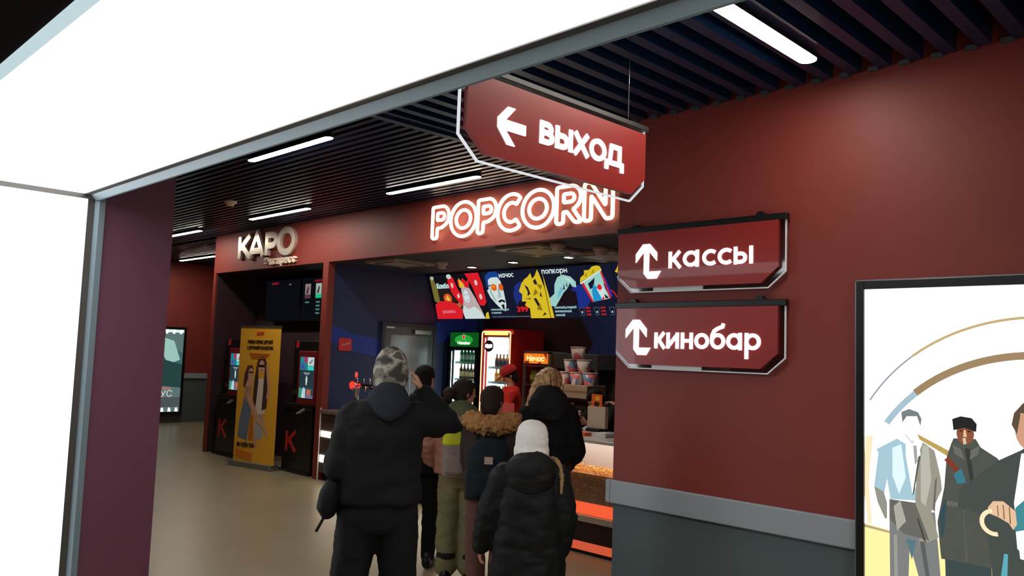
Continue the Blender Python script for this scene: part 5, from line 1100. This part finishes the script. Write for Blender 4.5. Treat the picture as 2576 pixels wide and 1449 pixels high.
cloth(t, 'hood', fabric('moss_green_hood', (104, 110, 78)), [lambda m: m.loft([((.01, .02, 1.31), .085, .08), ((.0, .0, 1.27), .13, .105), ((.0, -.02, 1.225), .145, .11), ((0, -.06, 1.17), .10, .07)], n=20)], vox=.009, fold=.010)
hd = J['head']
hair_cap(t, J, M, q, fabric('dark_brown_hair', (52, 40, 34)), low=-.07, vol=1.02, extra=[blob(tuple(hd+M @ V3((0, -.125, .0))), .05, .055, .045), tubep([tuple(hd+M @ V3((0, -.07, .0))), tuple(hd+M @ V3((0, -.12, .0)))], [.035, .03])], fold=.006)
backpack('pale grey backpack with lime yellow top worn by the girl in the pink jacket', tuple(V3(GL)+Matrix.Rotation(GR, 3, 'Z') @ V3((-.03, -.155, .80))), GR, .20, .12, .37, fabric('taupe_backpack_cloth', (150, 134, 124), .5), fabric('lime_backpack_cloth', (214, 216, 40), .55))

# --- boy with fur hood and teal backpack
BJ = fabric('brown_parka_cloth', (58, 46, 42))
J = joints(1.49, shl=(-.135, 0, 1.19), shr=(.155, 0, 1.19), ell=(-.15, .05, .98), wrl=(-.12, .2, .86), elr=(.20, 0, .98), wrr=(.19, .12, .82), hpl=(-.07, 0, .77), anl=(-.06, 0, .07), anr=(.07, 0, .07))
BL = (-3.99, 3.84, 0); BR = math.radians(44)
t, M, q = person('boy in brown parka with tan fur hood, just left of the white hatted child', BL, BR, 1.49, J, head_yaw=-.55)
trousers(t, J, fabric('rosewood_trouser_cloth', (112, 76, 68)), (.085, .07, .055), (.155, .12)); shoes(t, J)
cloth(t, 'parka', BJ, [trunk(J, .74, 1.25, .17, .165, .17, .14), sleeve(J, 'l', .068, .062, .05), sleeve(J, 'r', .075, .070, .055)], fold=.010)
cloth(t, 'fur_hood', mat('tan_fur', (172, 124, 72), .95, var=.35, scale=50), [lambda m: [m.ball((.128*math.cos(a)*1.0, -.045+.10*math.sin(a), 1.245+.012*math.cos(2*a)), .065, .06, .058, 12, 8) for a in [i*2*PI/14 for i in range(14)]]], vox=.008, sm=2, fold=.018, fscale=20, fine=70)
hair_cap(t, J, M, q, fabric('brown_hair', (50, 36, 28)), low=-.09, vol=1.03, fold=.005)
backpack('dark teal backpack with pale square patch worn by the boy in the fur hood', tuple(V3(BL)+Matrix.Rotation(BR, 3, 'Z') @ V3((-.0, -.135, .775))), BR, .30, .16, .385, fabric('dark_teal_backpack_cloth', (24, 34, 40)), None, mat('patch_beige', (190, 160, 140), .6))

# --- woman with blonde hair in long black coat
J = joints(1.62, shl=(-.13, 0, 1.30), shr=(.135, 0, 1.30), ell=(-.165, .02, 1.05), elr=(.20, -.0, 1.04), wrl=(-.15, .18, .9), wrr=(.15, .18, .92))
WL = (-3.93, 4.34, 0); WR = math.radians(42)
t, M, q = person('woman with blonde hair in long black hooded coat, behind the white hat child', WL, WR, 1.62, J, head_yaw=-.25, head_pitch=-.15)
trousers(t, J, DT, (.088, .066, .055)); shoes(t, J, boot=.18)
cloth(t, 'coat', fabric('black_coat_cloth', (15, 15, 16)), [trunk(J, .50, 1.36, .175, .165, .165, .14), sleeve(J, 'l', .072, .066, .055), sleeve(J, 'r', .075, .070, .055)], fold=.011, fscale=7)
cloth(t, 'hood', fabric('charcoal_hood', (30, 30, 30)), [lambda m: m.loft([((0, -.01, 1.475), .08, .085), ((0, -.03, 1.42), .125, .115), ((0, -.05, 1.37), .15, .12), ((0, -.09, 1.30), .12, .08), ((0, -.10, 1.25), .07, .05)], n=20)], vox=.009, fold=.010)
BLO = mat('blonde_hair', (206, 154, 98), .45); nt = BLO.node_tree; b = nt.nodes['Principled BSDF']
tc = nt.nodes.new('ShaderNodeTexCoord'); mp = nt.nodes.new('ShaderNodeMapping'); mp.inputs['Scale'].default_value = (70, 70, 7); nz = nt.nodes.new('ShaderNodeTexNoise'); nz.inputs['Scale'].default_value = 1
cr = nt.nodes.new('ShaderNodeValToRGB'); cr.color_ramp.elements[0].position = .35; cr.color_ramp.elements[0].color = (*lin((112, 76, 44)), 1); cr.color_ramp.elements[1].position = .65; cr.color_ramp.elements[1].color = (*lin((226, 178, 120)), 1)
bp = nt.nodes.new('ShaderNodeBump'); bp.inputs['Strength'].default_value = .6; bp.inputs['Distance'].default_value = .01
nt.links.new(tc.outputs['Object'], mp.inputs[0]); nt.links.new(mp.outputs[0], nz.inputs['Vector']); nt.links.new(nz.outputs['Fac'], cr.inputs[0]); nt.links.new(cr.outputs[0], b.inputs['Base Color']); nt.links.new(nz.outputs['Fac'], bp.inputs['Height']); nt.links.new(bp.outputs[0], b.inputs['Normal'])
hd = J['head']
hair_cap(t, J, M, q, BLO, low=-.10, vol=1.12, extra=[tubep([tuple(hd+M @ V3((-.045, -.03, .03))), tuple(hd+V3((-.10, -.05, -.05))), tuple(hd+V3((-.145, -.05, -.15)))], [.06, .04, .02]), tubep([tuple(hd+M @ V3((0, -.05, 0))), tuple(hd+V3((0, -.07, -.14)))], [.065, .06])], fold=.006)

# --- child in white knitted hat
J = joints(1.34, shl=(-.15, 0, 1.02), shr=(.15, 0, 1.02), ell=(-.235, -.01, .80), wrl=(-.265, .03, .62), elr=(.205, -.01, .80), wrr=(.185, .03, .62), head=(0, .02, 1.205), neck=(0, 0, 1.08), chest=(0, 0, .93))
KL = (-3.215, 3.415, 0); KR = math.radians(43)
t, M, q = person('child in white ribbed hat and long black padded coat, seen from behind', KL, KR, 1.34, J)
trousers(t, J, DT, (.08, .062, .055)); shoes(t, J)
cloth(t, 'coat', fabric('black_padded_cloth', (16, 16, 16), .6), [trunk(J, .42, 1.10, .215, .195, .165, .145), sleeve(J, 'l', .075, .070, .056, .04), sleeve(J, 'r', .075, .070, .056, .04)], fold=.011, fscale=8)
cloth(t, 'hood', fabric('black_padded_hood', (19, 18, 18), .6), [lambda m: m.loft([((0, -.01, 1.125), .10, .10), ((0, -.03, 1.09), .135, .125), ((0, -.045, 1.04), .15, .13), ((0, -.08, .98), .125, .09), ((0, -.10, .93), .07, .05)], n=20)], vox=.009, fold=.008)
cloth(t, 'fur_trim', mat('golden_fur', (150, 118, 76), .9, var=.3, scale=60), [tubep([(.10, .08, 1.115), (.142, .02, 1.115), (.168, -.04, 1.08), (.176, -.085, 1.02), (.172, -.11, .95)], [.012, .013, .012, .011, .007])], vox=.006, sm=1, fold=.006, fscale=60)
WHT = mat('white_rib_knit', (246, 240, 230), .85); nt = WHT.node_tree; b = nt.nodes['Principled BSDF']
tc = nt.nodes.new('ShaderNodeTexCoord'); wv = nt.nodes.new('ShaderNodeTexWave'); wv.inputs['Scale'].default_value = 38; wv.inputs['Distortion'].default_value = .4
bp = nt.nodes.new('ShaderNodeBump'); bp.inputs['Strength'].default_value = .35; bp.inputs['Distance'].default_value = .004
nt.links.new(tc.outputs['Object'], wv.inputs['Vector']); nt.links.new(wv.outputs['Fac'], bp.inputs['Height']); nt.links.new(bp.outputs[0], b.inputs['Normal'])
knit_hat(t, J, M, q, WHT, z0=-.09, top=.128, r=.108, slouch=(.006, -.016))
hair_cap(t, J, M, q, BLO, low=-.10, vol=.93)

# --- staff behind the counter
J = joints(1.58, ell=(-.22, .1, 1.0), wrl=(-.12, .3, 1.0), elr=(.22, .1, 1.0), wrr=(.12, .3, 1.0))
t, M, q = person('worker in red cap and red shirt behind the counter, bending over', (-6.68, 6.72, 0), math.radians(140), 1.58, J, head_pitch=-.5)
trousers(t, J, DT, (.088, .066, .055)); shoes(t, J)
cloth(t, 'shirt', fabric('staff_red_shirt', (196, 40, 34)), [trunk(J, .85, 1.34, .18, .17, .185, .125), sleeve(J, 'l', .062, .05, .04, .4), sleeve(J, 'r', .062, .05, .04, .4)])
hair_cap(t, J, M, q, fabric('black_hair', (24, 18, 18)), low=-.11, vol=1.0)
def cap_(m):
    o0 = m.fr; m.fr = (V3(J['head']), M @ X, M @ Y, M @ Z)
    m.loft([((0, -.008, .03), .088, .106), ((0, -.008, .07), .088, .104), ((0, -.008, .11), .068, .08), ((0, -.008, .135), .03, .035)], n=22)
    m.loft([((0, .09, .035), .07, .012), ((0, .13, .03), .068, .010), ((0, .165, .022), .045, .008)], n=16); m.fr = o0
cloth(t, 'cap', fabric('staff_cap_cloth', (170, 34, 34)), [cap_], vox=.006, sm=2, fold=0)
J = joints(1.50, chest=(0, .16, 1.08), neck=(0, .26, 1.22), head=(0, .34, 1.27), shl=(-.17, .2, 1.17), shr=(.17, .2, 1.17), ell=(-.22, .36, 1.02), elr=(.22, .36, 1.02), wrl=(-.16, .56, 1.05), wrr=(.16, .56, 1.05))
t, M, q = person('worker in black shirt leaning over the counter beside the red wall end', (-5.30, 7.00, 0), math.radians(165), 1.50, J, head_pitch=-.7)
trousers(t, J, DT, (.088, .066, .055)); shoes(t, J)
cloth(t, 'shirt', DJ, [lambda m: m.loft([((0, -.0, .80), .18, .12), ((0, .05, .95), .175, .13), ((0, .16, 1.08), .185, .13), ((0, .22, 1.17), .15, .10), ((0, .25, 1.21), .08, .07)], n=20), sleeve(J, 'l', .066, .055, .045, .4), sleeve(J, 'r', .066, .055, .045, .4)])
hair_cap(t, J, M, q, MATS['black_hair'], low=-.09, vol=1.0)
